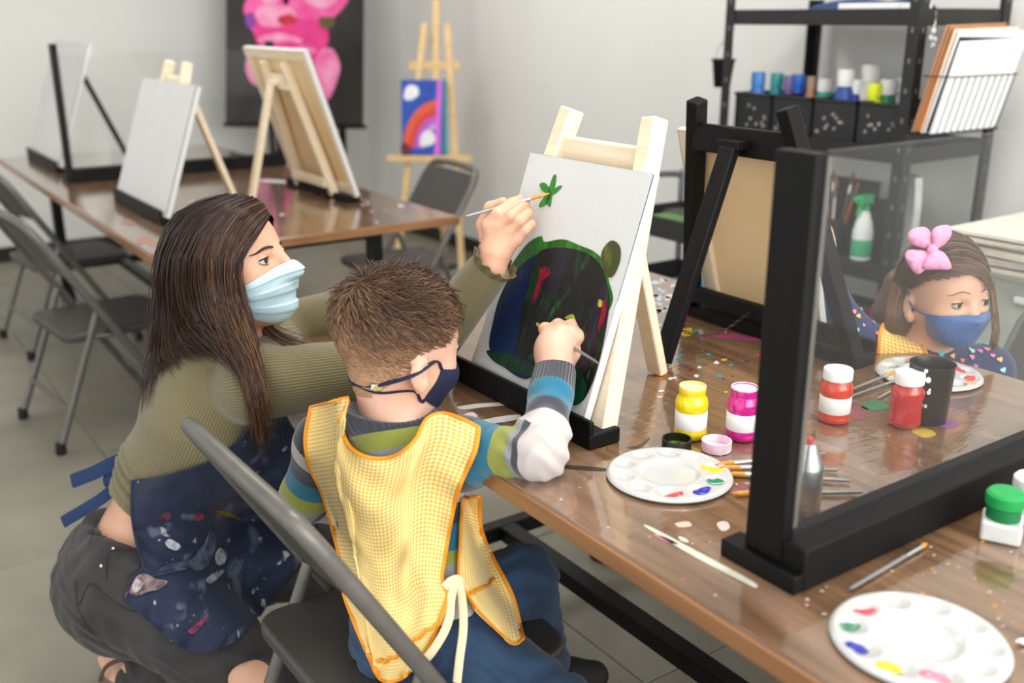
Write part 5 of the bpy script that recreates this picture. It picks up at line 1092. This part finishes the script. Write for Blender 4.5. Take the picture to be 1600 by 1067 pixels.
# right hand: back towards us, fingers closed on the brush
wha = SDF(); wha.cone(WRw + (ERw - WRw) * .15, WRw, .024, .0235, .01); wha.cone(WRw, P(772, 396, 1.60), .0235, .026, .012); kn = [P(763, 352, 1.588), P(779, 354, 1.583), P(795, 361, 1.587), P(807, 373, 1.595)]
for k_ in kn: wha.cone(P(776, 393, 1.603), k_, .019, .0122, .010)
fing = [(kn[0], (777, 333, 1.578), (799, 317, 1.588), (812, 311, 1.598)), (kn[1], (796, 338, 1.574), (814, 323, 1.588), (822, 318, 1.604)), (kn[2], (811, 346, 1.580), (824, 334, 1.594), (828, 330, 1.610)), (kn[3], (819, 360, 1.589), (829, 351, 1.600), (830, 347, 1.614))]
for k_, a, b, c in fing: wha.chain([k_, P(*a), P(*b), P(*c)], [.0112, .0092, .0080, .0070], .0025)
wha.chain([P(766, 388, 1.615), P(756, 352, 1.62), P(766, 325, 1.612), P(786, 316, 1.602)], [.016, .0120, .0098, .0084], .006)
wsd.cone(WLw, WLw + V(.06, -.02, -.01), .024, .03, .02)
vs, fs = merge(wsd.mesh(.0042), wha.mesh(.0022)); link_mesh('body', vs, fs, M_skinW, wo)
eyes(wsd, wT, wM, wez, ws, M_skinW, wo, iris='4a3020', lid=(.34, -.55), gaze=(.0, .05)); brows(wsd, wT, wM, ws, wez, wo, mat('brow_dark', '2a1a14', .7), lift=.019, r=.0042, arch=.004)
bt0, bt1 = P(728, 338, 1.572), P(859, 302, canvas_depth(859, 302) - .003); brush(bt0, bt1, 'paintbrush in the woman\'s hand touching the green star', r=.0027, fr=(.64, .76), group='brushes held in hands', hcol='9a999a')
# jumper
wsw = SDF(); wsw.join(wtor, .006).join(warr, .006).join(warl, .006); wv = unit(WRw - ERw); wq = unit(np.cross(wv, V(1, 0, 0))); wsw.sub(WRw + wv * .040, (.06, .06, .036), np.column_stack([np.cross(wv, wq), wq, wv]), .003)
dn = unit(PLw - WAw); hemp = P(215, 752, 1.93); wsw.sub(P(215, 826, 1.95), (.21, .21, .085), np.column_stack([unit(np.cross(dn, V(0, 1, 0))), unit(np.cross(dn, np.cross(dn, V(0, 1, 0)))), dn]), .004)
wsw.sub(wT(-.02, 0, -.085), (.085, .085, .045), wM, .006)
wfold = lambda X: (lambda t, d: -.006 * np.sin(t * 55 + 2 * np.sin(X @ V(18, 9, 12))) * np.exp(-((t - .92) / .22) ** 2) - .0028 * np.sin(X @ V(60, -35, 75)) * np.exp(-(np.linalg.norm(X - SRw, axis=1) / .10) ** 2))(*seg_t(X, CHw, WAw))
vs, fs = wsw.mesh(.004, disp=wfold)
def angc(X, a, b):
    ax = unit(b - a); r0 = _C - a; r0 = unit(r0 - ax * (r0 @ ax)); r1 = np.cross(ax, r0); w = X - a; return np.arctan2(w @ r1, w @ r0)
dd = np.stack([seg_t(vs, SRw, ERw)[1] - .05, seg_t(vs, ERw, WRw)[1] - .04, seg_t(vs, SLw, ELw)[1] - .05, seg_t(vs, CHw, PLw)[1] - .115], 1); pt = np.argmin(dd, 1)
rib = np.choose(pt, [angc(vs, SRw, ERw) * 70, angc(vs, ERw, WRw) * 56, angc(vs, SLw, ELw) * 70, angc(vs, PLw, CHw) * 150])
link_mesh('ribbed_jumper', vs, fs, knit('olive_rib_knit', '7d7350', '625a3c', bump=.45), wo, {'rib': rib})
# frilled cuff
q = MB(); ring = []
for k in range(61):
    a = 2 * PI * k / 60; e1 = np.cross(wv, wq); base = WRw + wv * .004; rr = .036 + .004 * math.sin(a * 11); ring.append([base + (e1 * math.cos(a) + wq * math.sin(a)) * (.033 + (rr - .033) * t) + wv * (.012 * t + .003 * math.sin(a * 11 + 1) * t) for t in (0, .5, 1)])
q.grid(ring, .002).build('frilled_cuff', mat('olive_trim', '6a6040', .9), wo, smooth=True)
# jeans, feet
jw = SDF(); HRw, HLw = P(205, 905, 1.88), P(262, 895, 2.03); KRw, KLw = P(412, 1078, 1.88), P(508, 872, 2.08); ARw = P(222, 1058, 2.02); ALw = P(560, 1010, 2.12)
jw.cone(PLw - V(0, 0, .0), P(222, 905, 1.95), .132, .138, .04); jw.ell(P(205, 905, 1.97), (.14, .14, .13), None, .05); jw.cone(HRw, KRw, .108, .078, .04); jw.cone(KRw, ARw, .070, .050, .02); jw.cone(HLw, KLw, .10, .072, .04); jw.cone(KLw, ALw, .066, .045, .02); jw.sub(P(222, 742, 1.95), (.24, .24, .105), np.column_stack([unit(np.cross(dn, V(0, 1, 0))), unit(np.cross(dn, np.cross(dn, V(0, 1, 0)))), dn]), .003)
jbody = SDF().join(jw)
jcut = SDF().join(jw); ku = unit(KRw - HRw)
kr_rip = P(395, 1062, 1.80); jw.sub(kr_rip, (.045, .045, .030), None, .004)
vs, fs = jw.mesh(.0048, disp=lambda X: .0022 * np.sin(X @ V(55, 45, 120) + 3 * np.sin(X @ V(25, -40, 30)))); M_jw = denim('washed_black_denim', '3b3836', '262423'); link_mesh('jeans', vs, fs, M_jw, wo)
kk = SDF(); kk.cone(HRw + (KRw - HRw) * .6, KRw, .080, .070, .03); kk.cone(KRw, ARw, .06, .045, .02); kk.chain([ARw, ARw + (ARw - KRw) * .22 + V(0, .0, -.02)], [.042, .034], .02); kk.cone(KLw, ALw, .05, .04, .02); vs, fs = kk.mesh(.006); link_mesh('legs', vs, fs, M_skinW, wo)
fo = SDF(); hp_ = P(196, 1058, 2.04); fo.ell(hp_ + V(0, 0, .0), (.040, .052, .036), None, .02); fo.cone(hp_, hp_ + V(-.04, .10, -.015), .034, .028, .02); vs, fs = fo.mesh(.005); link_mesh('foot', vs, fs, M_skinW, wo)
M_lea = mat('sandal_leather', '4a2c1c', .6)
MB().tube(catmull([P(155, 1066, 2.0), P(168, 1040, 2.0), P(205, 1028, 1.985), P(238, 1044, 1.99)], 6), .006, 8, flat=.5).build('sandal_strap', M_lea, wo, smooth=True)
# waistband, seams, rivets
M_st = mat('denim_seam', '262423', .9)
for pts in ([(138, 832), (165, 838), (205, 836)], [(150, 812), (144, 835), (139, 850)], [(206, 858), (172, 862), (166, 905)], [(124, 945), (140, 912), (160, 925), (195, 950), (215, 956)], [(118, 905), (122, 950), (145, 990), (170, 1010)]):
    qq = catmull([V(*p) for p in pts], 6); d, _b = hit(jbody, qq); MB().tube([P(x, y, e - .001) for (x, y), e in zip(qq, d)], .0009, 5).build('seam', M_st, wo, smooth=True)
for x, y in ((177, 857), (158, 884)):
    d, _b = hit(jbody, [(x, y)]); p = P(x, y, d[0] - .001); MB().lathe([(.003, 0), (.0026, .0008), (0, .001)], p, 12, M=np.column_stack([_R, _UP, -_FW])).build('rivet', M_chrome, wo, smooth=True)
# apron with dried paint
def apron_mat():
    m, nt, b, N, L = nodes_mat('painted_navy_apron', .75, .1); tc = N('ShaderNodeTexCoord'); nz = N('ShaderNodeTexNoise'); nz.inputs['Scale'].default_value = 30; L(tc.outputs['Object'], nz.inputs['Vector'])
    rp = N('ShaderNodeValToRGB'); rp.color_ramp.elements[0].color = lin('0d1529'); rp.color_ramp.elements[1].color = lin('152545'); L(nz.outputs['Fac'], rp.inputs[0]); last = rp.outputs[0]
    for k, (c, sc, th, r) in enumerate((('c9ccd4', 34, .655, .5), ('5a6478', 16, .60, .9), ('b04a70', 26, .70, -.4), ('d8c8c4', 70, .70, .2))):
        mp = N('ShaderNodeMapping'); mp.inputs['Location'].default_value = (k * 2.3, k, 0); mp.inputs['Rotation'].default_value = (r, .4, r); mp.inputs['Scale'].default_value = (1, .35, 1); L(tc.outputs['Object'], mp.inputs[0]); n2 = N('ShaderNodeTexNoise'); n2.inputs['Scale'].default_value = sc; n2.inputs['Detail'].default_value = 5; L(mp.outputs[0], n2.inputs['Vector'])
        r2 = N('ShaderNodeValToRGB'); r2.color_ramp.elements[0].position = th; r2.color_ramp.elements[1].position = th + .05; L(n2.outputs['Fac'], r2.inputs[0]); mx = N('ShaderNodeMix'); mx.data_type = 'RGBA'; mx.inputs['B'].default_value = lin(c); L(last, mx.inputs['A']); L(math_(N, L, 'MULTIPLY', r2.outputs[0], .7), mx.inputs['Factor']); last = mx.outputs['Result']
    L(last, b.inputs['Base Color']); return m
asd = SDF().join(wtor, .008).join(jbody); asd.pr = [q for q in asd.pr if q[0] not in '|-']
G = coons([(207, 750), (262, 742), (322, 724), (372, 690), (402, 655), (440, 636)], [(196, 934), (225, 962), (270, 1000), (310, 1019), (345, 1010), (380, 990)], [(207, 750), (206, 800), (214, 850), (224, 885), (206, 905), (196, 934)], [(440, 636), (474, 700), (496, 780), (478, 860), (432, 930), (380, 990)], 40, 40)
Wa = drape(asd, G, .014, 8, wob=.006, seed=5); M_apr = apron_mat(); o = cloth('apron', Wa, M_apr, wo, th=.003)
MB().tube([p for p in Wa[0]], .003, 6, flat=.6).build('apron_hem', M_apr, wo, smooth=True); MB().tube([p for p in Wa[:, -1]], .003, 6, flat=.6).build('apron_hem', M_apr, wo, smooth=True)
gpx = G.reshape(-1, 2); wfl = Wa.reshape(-1, 3)
def smear(pts, col, n=4):
    q = catmull([V(*p) for p in pts], n, closed=True); q = np.concatenate([q, [q.mean(0)]]); out = []
    for x, y in q: dist = np.hypot(gpx[:, 0] - x, gpx[:, 1] - y); k = np.argsort(dist)[:3]; dd_ = np.average((wfl[k] - _C) @ _FW, weights=1 / (dist[k] + .5)); out.append(P(x, y, dd_ - .004))
    m_ = len(out) - 1; MB().add(out, [(m_, i, (i + 1) % m_) for i in range(m_)]).build('paint_smear', mat('smear_' + col, col, .6, var=.35, scale=70, bump=.3, bscale=160), wo)
for pts, col in (([(203, 925), (212, 902), (226, 896), (244, 904), (262, 908), (250, 920), (232, 924), (216, 930)], 'a08488'), ([(206, 918), (214, 904), (224, 908), (220, 920), (210, 926)], 'd2c8c4'), ([(232, 900), (262, 882), (300, 874), (322, 880), (296, 888), (262, 896)], '4a5670'), ([(296, 880), (318, 850), (330, 826), (338, 850), (326, 880), (308, 892)], '5a667e'), ([(336, 868), (344, 856), (354, 866), (350, 880), (340, 882)], 'c2c8d2'), ([(322, 905), (336, 894), (352, 890), (340, 904), (328, 912)], 'b8c4d0'), ([(258, 848), (266, 842), (282, 852), (276, 860), (264, 856)], 'c8ccd4'), ([(330, 800), (352, 806), (374, 812), (370, 806), (348, 798)], 'b08a2a'), ([(304, 808), (316, 802), (318, 810), (308, 814)], 'a83a5a'), ([(294, 985), (310, 972), (326, 958), (316, 976), (302, 990)], '9a2a5e'), ([(246, 812), (262, 798), (268, 806), (256, 818)], '5a2a48')): smear(pts, col)
M_rbn = mat('navy_ribbon', '16305a', .8, var=.1)
for pts, w in (([(262, 742), (235, 742), (205, 722), (190, 720)], .010), ([(205, 716), (180, 722), (148, 738), (112, 752)], .0135), ([(203, 728), (188, 750), (160, 778), (98, 816)], .0115), ([(202, 718), (172, 738), (168, 756), (186, 762), (204, 736)], .008)):
    qq = catmull([V(*p) for p in pts], 6); MB().tube([P(x, y, 1.88 + .00025 * abs(x - 150)) for x, y in qq], w, 8, flat=.18, up=-_FW + .3 * _UP).build('apron_ribbon', M_rbn, wo, smooth=True)
# surgical mask
M_surg = mat('surgical_blue', 'c4dfe8', .7, var=.03, bump=.1, bscale=400)
mW, _ = face_mask(wsd, wT, wM, ws, wo, M_surg, -.002, -.108, az=.92, off=.004, pleats=3, tent=.012, side_top=-.030, nz=40)
for q in (-1, 1):
    i = 0 if q < 0 else -1
    MB().tube(catmull([mW[i, 1], (mW[i, 1] + wT(-.01, q * .084, -.008)) / 2, wT(-.012, q * .084, -.012)], 5), .0012, 6).build('ear_loop', M_white, wo, smooth=True)
# hair
M_hw = hair_mat('woman_hair', [(0, '170e0a'), (.4, '2e1c14'), (.7, '5c3d29'), (1, '8f6540')], .32)
hsw = SDF(); add_head(hsw, wC, wM, ws, ears=()); hs2 = SDF().join(hsw, .010)
def hl_w(X):
    L_ = (X - wC) @ wM; x, y, z = L_[:, 0], L_[:, 1], L_[:, 2]; return np.where(x > .028, z - (.055 + (x - .028) * .55 - np.abs(y) * .30), np.where(x > -.004, z + .02 + (x - .028) * -2.3 - .075 * 0 - .06 * (np.abs(y) > .04), z + .14))
vs, fs = hs2.mesh(.004); keep = (hl_w(vs)[fs] > 0).all(1); u_, inv = np.unique(fs[keep], return_inverse=True); link_mesh('hair', vs[u_], inv.reshape(-1, 4), M_hw, wo, {'tone': np.full(len(u_), .12)})
ms = SDF(); ms.chain([P(318, 430, 1.80), P(300, 490, 1.83), P(286, 535, 1.86), P(268, 572, 1.89)], [.07, .056, .044, .02], .04); ms.chain([P(362, 480, 1.74), P(378, 545, 1.725), P(398, 620, 1.71), P(408, 690, 1.73)], [.032, .026, .014, .006], .02); ms.cone(P(335, 465, 1.77), P(366, 530, 1.75), .046, .026, .03); ms.chain([P(388, 500, 1.80), P(412, 520, 1.82)], [.024, .012], .02)
vs, fs = ms.mesh(.005); link_mesh('hair_mass', vs, fs, M_hw, wo, {'tone': np.clip(.25 + (.85 - vs[:, 2]) * 1.6, .1, .7)})
guides = [[(418, 340), (396, 372), (372, 410), (372, 450), (385, 510), (400, 580), (412, 640), (416, 700)], [(412, 326), (378, 350), (352, 400), (356, 460), (374, 530), (392, 600), (404, 655), (408, 705)], [(402, 316), (355, 340), (322, 400), (332, 470), (358, 520), (386, 570), (400, 620), (409, 685)], [(388, 311), (328, 340), (292, 400), (296, 470), (318, 512), (350, 540), (380, 572), (396, 620)], [(372, 308), (305, 340), (272, 400), (272, 470), (282, 512), (298, 534), (322, 545), (352, 552)], [(358, 308), (290, 338), (262, 395), (258, 450), (258, 505), (256, 540), (258, 562), (268, 575)], [(345, 309), (282, 338), (255, 390), (252, 450), (250, 505), (244, 545), (232, 590), (220, 645)]]
GG = np.array([catmull([V(*p) for p in g], 4) for g in guides]); nT = GG.shape[1]; fine = np.stack([catmull(GG[:, t], 8) for t in range(nT)], 1)     # [nu,nT,2]
hd = SDF().join(hs2).join(ms).join(wtor, .008).join(warr, .008); dep, _b = hit(hd, fine.reshape(-1, 2)); dep = blur2(dep.reshape(fine.shape[:2]), 3); rng = np.random.RandomState(5)
def wpath(i, r):
    u = r * (fine.shape[0] - 1.001); i0 = int(u); w_ = u - i0; c = fine[i0] * (1 - w_) + fine[i0 + 1] * w_; de = dep[i0] * (1 - w_) + dep[i0 + 1] * w_
    k = rng.randint(max(9, int(nT * .72)), nT + 1) if r < .93 or rng.rand() < .75 else nT; c, de = c[:k], de[:k]; t = np.linspace(0, 1, k); j = rng.randn(2) * (2 + 7 * t[:, None]) + np.stack([np.sin(t * 5 + rng.rand() * 6), 0 * t], 1) * 4 * t[:, None]; lay = rng.uniform(.001, .009) + .012 * rng.rand() * t * (1 - .5 * t)
    c = c + j; sp_ = slice(None, None, 2); return [P(x, y, e) for (x, y), e in zip(c[sp_], (de - lay)[sp_])]
rr = np.sort(rng.rand(2600) ** .9); tn = np.clip(.18 + .55 * rng.rand(2600) * np.exp(-((rr - .12) / .35) ** 2) + .12 * rng.randn(2600), 0, 1)
strands(rr, wpath, M_hw, wo, 'hair_strands', w=.0012, cvals=tn, grad=.30)
lk = catmull([V(392, 470), V(402, 498), (425, 522), (458, 536), (482, 542)], 4)
def lkpath(i, r): c = lk[:rng.randint(9, len(lk) + 1)] + rng.randn(2) * 5 + V(0, (r - .5) * 18); return [P(x, y, 1.80 + .0004 * k) for k, (x, y) in enumerate(c)]
strands(rng.rand(160), lkpath, M_hw, wo, 'hair_lock', w=.0011, cvals=np.clip(.4 + .2 * rng.randn(160), 0, 1), grad=.3)
# ================================================================ the girl
gi = thing('person', 'little girl with pink hair bow, blue mask and navy heart jumper', 'person', (1.78, .98, 0))
gC = P(1474, 457, 1.87); gM = frame((-.30, -.95, -.05), roll=-.03); gs = .88
gsd = SDF(); gT, gez = add_head(gsd, gC, gM, gs, child=True); gN = gT(-.03, 0, -.125); SRg, SLg = P(1402, 566, 1.94), P(1540, 580, 1.96); gCH = P(1475, 660, 2.02); gPL = V(1.82, 1.0, .38)
gsd.cone(gT(-.025, 0, -.05), gN, .042, .044, .03); gtor = SDF(); gtor.cone(gN - V(0, 0, .01), gCH, .045, .092, .05); gtor.cone(gCH, gPL, .092, .10, .05); gtor.cone(SRg, SLg, .045, .045, .05)
ERg, WRg = P(1322, 516, 1.90), P(1268, 408, 1.90); ELg, WLg = P(1545, 578, 1.90), P(1485, 606, 1.90); ELg[2] = max(ELg[2], ZT + .04); WLg = V(1.70, .93, ZT - .10)
gar = SDF().chain([SRg, ERg, WRg], [.044, .036, .026], .02); gal = SDF().chain([SLg, P(1545, 612, 1.96), P(1480, 640, 2.0)], [.046, .04, .03], .02)
gsd.join(gtor, -.012).join(gar, -.009).join(gal, -.009); gsd.chain([WRg, P(1286, 385, 1.90)], [.022, .024], .01)
for a, b, c in (((1286, 372, 1.895), (1289, 352, 1.892), (1284, 340, 1.90)), ((1282, 368, 1.90), (1284, 348, 1.90), (1280, 338, 1.91)), ((1289, 378, 1.90), (1294, 362, 1.90), (1290, 350, 1.91)), ((1291, 386, 1.905), (1297, 374, 1.905), (1294, 362, 1.912)), ((1280, 388, 1.89), (1276, 372, 1.885), (1278, 360, 1.885))): gsd.chain([P(*a), P(*b), P(*c)], [.0095, .0085, .007], .006)
vs, fs = gsd.mesh(.0036); link_mesh('body', vs, fs, M_skinG, gi); eyes(gsd, gT, gM, gez, gs, M_skinG, gi, iris='3a2416', lid=(.36, -.60), gaze=(.18, -.05)); brows(gsd, gT, gM, gs, gez, gi, mat('girl_brow', '6a4a38', .7), r=.0018, lift=.024)
gsw = SDF().join(gtor, .004).join(gar, .004).join(gal, .004); wv = unit(WRg - ERg); wq = unit(np.cross(wv, V(1, 0, 0))); gsw.sub(WRg + wv * .034, (.05, .05, .034), np.column_stack([np.cross(wv, wq), wq, wv]), .003); gsw.sub(gT(-.015, 0, -.078), (.075, .075, .034), gM, .005)
vs, fs = gsw.mesh(.0042); link_mesh('navy_jumper', vs, fs, mat('navy_jersey', '1f2e58', .85, var=.08, sheen=.2), gi)
def heart(x, y, r, col):
    d, b_ = hit(gsw, [(x, y)])
    if b_[0] > .004: return
    p = P(x, y, d[0]); e = 1e-3; f0 = float(gsw.ev(p[None])[0]); n = unit([float(gsw.ev((p + e * np.eye(3)[k])[None])[0]) - f0 for k in range(3)]); u = unit(_UP - n * (_UP @ n)); a = np.cross(u, n); t0 = random.uniform(-.6, .6); u, a = u * math.cos(t0) + a * math.sin(t0), a * math.cos(t0) - u * math.sin(t0); s_ = r * d[0] / F_PX / 16
    MB().prism([(16 * math.sin(t) ** 3 * s_, (13 * math.cos(t) - 5 * math.cos(2 * t) - 2 * math.cos(3 * t) - math.cos(4 * t)) * s_) for t in np.linspace(0, 2 * PI, 17)[:-1]], p + n * .0012, a, u, .0008).build('heart_print', mat('heart_' + col, col, .8), gi)
hc = ['f08aa8', '5ac0c8', 'f0b860', 'a8e0d8', 'c878c0', 'f07a6a']
for k, (x, y, r) in enumerate([(1334, 487, 4.5), (1345, 483, 4), (1341, 494, 4.5), (1337, 517, 6), (1364, 503, 3.5), (1371, 521, 5), (1349, 508, 3), (1471, 553, 5), (1488, 556, 4.5), (1518, 548, 6), (1531, 549, 5), (1542, 546, 5), (1518, 558, 5), (1541, 538, 4), (1562, 562, 5), (1567, 578, 5), (1524, 572, 4), (1503, 563, 4), (1551, 556, 4), (1476, 538, 4), (1507, 580, 4), (1490, 575, 4)]): heart(x, y, r, hc[k % 6])
M_gg = gingham('ochre_gingham', 'efdca8', 'e6b850', 'd89a28', 240); G = coons([(1384, 496), (1397, 496), (1412, 503)], [(1372, 552), (1412, 570), (1462, 580)], [(1384, 496), (1376, 520), (1372, 552)], [(1412, 503), (1436, 530), (1462, 580)], 14, 16); Wg = drape(gsw, G, .008, 4); o = cloth('apron_bib', Wg, M_gg, gi); attr_uv(o, Wg)
for pl in (Wg[0], Wg[-1]): MB().tube(list(pl), .0038, 6, flat=.6).build('piping', M_pipe, gi, smooth=True)
jg = SDF(); jg.cone(gPL, gPL + V(-.20, -.02, .0), .08, .055, .03); jg.cone(gPL + V(-.20, -.02, 0), gPL + V(-.18, 0, -.30), .052, .04, .02); jg.cone(gPL + V(0, .06, 0), gPL + V(-.2, .06, 0), .075, .055, .03); jg.cone(gPL + V(-.2, .06, 0), gPL + V(-.18, .06, -.30), .052, .04, .02); vs, fs = jg.mesh(.006); link_mesh('trousers', vs, fs, M_jean, gi)
# satin mask, straps
mG, _ = face_mask(gsd, gT, gM, gs, gi, mat('blue_satin', '3a5f9a', .38, var=.08, sheen=.2), -.014, -.098, az=1.08, off=.003, tent=.010, side_top=-.026, pleats=0)
for q in (-1, 1): i = 0 if q < 0 else -1; MB().tube(catmull(skim(gsd, [mG[i, 1], gT(.015, q * .082, -.022), gT(-.012, q * .086, .010)], .002), 5), .0016, 6).build('ear_loop', mat('loop_blue', '3a5a8a', .7), gi, smooth=True)
# hair
M_hg = hair_mat('girl_hair', [(0, '32221a'), (.5, '5a402e'), (.8, '7e5d42'), (1, '9a7856')], .4); hsg = SDF(); add_head(hsg, gC, gM, gs, child=True, ears=()); hg2 = SDF().join(hsg, .007)
def hl_g(X): L_ = (X - gC) @ gM / gs; x, y, z = L_[:, 0], L_[:, 1], L_[:, 2]; return np.where(x > .02, z - (.042 + (x - .02) * .30 - np.abs(y) * .12), np.where(x > -.03, z - (.042 + (x - .02) * 1.1) * 1.0 - .0, z + .12))
vs, fs = hg2.mesh(.004); keep = (hl_g(vs)[fs] > .004).all(1); u_, inv = np.unique(fs[keep], return_inverse=True); link_mesh('hair', vs[u_], inv.reshape(-1, 4), M_hg, gi, {'tone': np.full(len(u_), .35)})
mg = SDF(); mg.chain([gT(-.06, -.05, .0), gT(-.06, -.07, -.06), gT(-.05, -.075, -.12)], [.04, .034, .018], .03); mg.chain([gT(-.05, .06, .02), gT(-.03, .083, -.03), gT(-.01, .086, -.085), gT(-.0, .082, -.12)], [.03, .018, .014, .006], .02); mg.cone(gT(-.08, 0, -.03), gT(-.07, 0, -.12), .05, .04, .03); vs, fs = mg.mesh(.005); link_mesh('hair_mass', vs, fs, M_hg, gi, {'tone': np.full(len(vs), .45)})
gg = [[(1547, 452), (1540, 434), (1510, 424), (1478, 424), (1448, 434), (1432, 446), (1420, 448)], [(1546, 440), (1538, 416), (1512, 402), (1484, 402), (1452, 416), (1430, 434), (1414, 444)], [(1543, 424), (1530, 398), (1508, 384), (1480, 384), (1448, 402), (1424, 424), (1408, 444)], [(1534, 404), (1518, 380), (1498, 370), (1472, 372), (1444, 388), (1418, 414), (1402, 450)], [(1518, 384), (1504, 370), (1488, 363), (1466, 364), (1440, 378), (1414, 402), (1396, 440)]]
GG = np.array([catmull([V(*p) for p in g], 3) for g in gg]); fg = np.stack([catmull(GG[:, t], 6) for t in range(GG.shape[1])], 1); dpg, _b = hit(SDF().join(hg2).join(mg), fg.reshape(-1, 2)); dpg = blur2(dpg.reshape(fg.shape[:2]), 2); rng = np.random.RandomState(9)
def gpath(i, r):
    u = r * (fg.shape[0] - 1.001); i0 = int(u); w_ = u - i0; c = fg[i0] * (1 - w_) + fg[i0 + 1] * w_ + rng.randn(2) * 2; de = dpg[i0] * (1 - w_) + dpg[i0 + 1] * w_ - rng.uniform(.001, .004); return [P(x, y, e) for (x, y), e in zip(c[::2], de[::2])]
strands(rng.rand(1100), gpath, M_hg, gi, 'hair_strands', w=.0010, cvals=np.clip(.5 + .2 * rng.randn(1100), 0, 1))
sg = [[(1552, 440), (1556, 480), (1558, 515), (1554, 548)], [(1546, 445), (1550, 490), (1552, 520), (1548, 540)]]; sl = [[(1408, 452), (1400, 485), (1397, 515), (1402, 545)], [(1396, 440), (1388, 480), (1386, 515), (1392, 540)]]
for S in (sg, sl):
    A_, B_ = (catmull([V(*p) for p in g], 4) for g in S); dS, _b = hit(SDF().join(hg2).join(mg), A_)
    def spath(i, r): c = A_ * (1 - r) + B_ * r + rng.randn(2) * 2.5 * np.linspace(.3, 1, len(A_))[:, None]; return [P(x, y, e - .004) for (x, y), e in zip(c, dS)]
    strands(rng.rand(160), spath, M_hg, gi, 'hair_lock', w=.0010, cvals=np.clip(.65 + .2 * rng.randn(160), 0, 1))
# bow
bw = thing('hair_bow', 'large pink fabric bow in the girl\'s hair', 'bow', tuple(P(1452, 425, 1.80))); M_bow = mat('pink_bow_fabric', 'eba0c4', .7, var=.04, bump=.2, bscale=120)
kp = P(1455, 392, 1.785)
for out, d0 in (([(1453, 388), (1436, 386), (1420, 378), (1419, 364), (1430, 356), (1446, 355), (1456, 366), (1458, 384)], 1.790), ([(1458, 388), (1456, 372), (1458, 358), (1470, 352), (1484, 353), (1487, 366), (1478, 380), (1466, 388)], 1.782), ([(1452, 394), (1434, 390), (1418, 391), (1414, 402), (1422, 418), (1432, 428), (1443, 424), (1452, 408)], 1.790), ([(1456, 393), (1446, 404), (1443, 420), (1462, 421), (1486, 420), (1482, 404), (1474, 394), (1464, 390)], 1.778)):
    q_ = catmull([V(*p) for p in out], 4, closed=True); cx, cy = q_.mean(0); n_ = len(q_); vs = []; fs = []
    for lay, (f, dz) in enumerate(((1.0, .004), (1.0, .0), (.86, -.0075), (.55, -.0115), (.2, -.0125))):
        for x, y in q_: vs.append(P(cx + (x - cx) * f, cy + (y - cy) * f, d0 + dz + .002 * math.sin(.35 * x + .2 * y) * f))
    for i in range(4): fs += [(i * n_ + k, i * n_ + (k + 1) % n_, (i + 1) * n_ + (k + 1) % n_, (i + 1) * n_ + k) for k in range(n_)]
    fs += [tuple(range(4 * n_, 5 * n_)), tuple(range(n_))[::-1]]
    MB().add(vs, fs).build('loop', M_bow, bw, smooth=True, angle=80)
s_ = SDF(); s_.ell(kp - _FW * .006, (.010, .009, .012), None); vs, fs = s_.mesh(.002); link_mesh('knot', vs, fs, M_bow, bw)
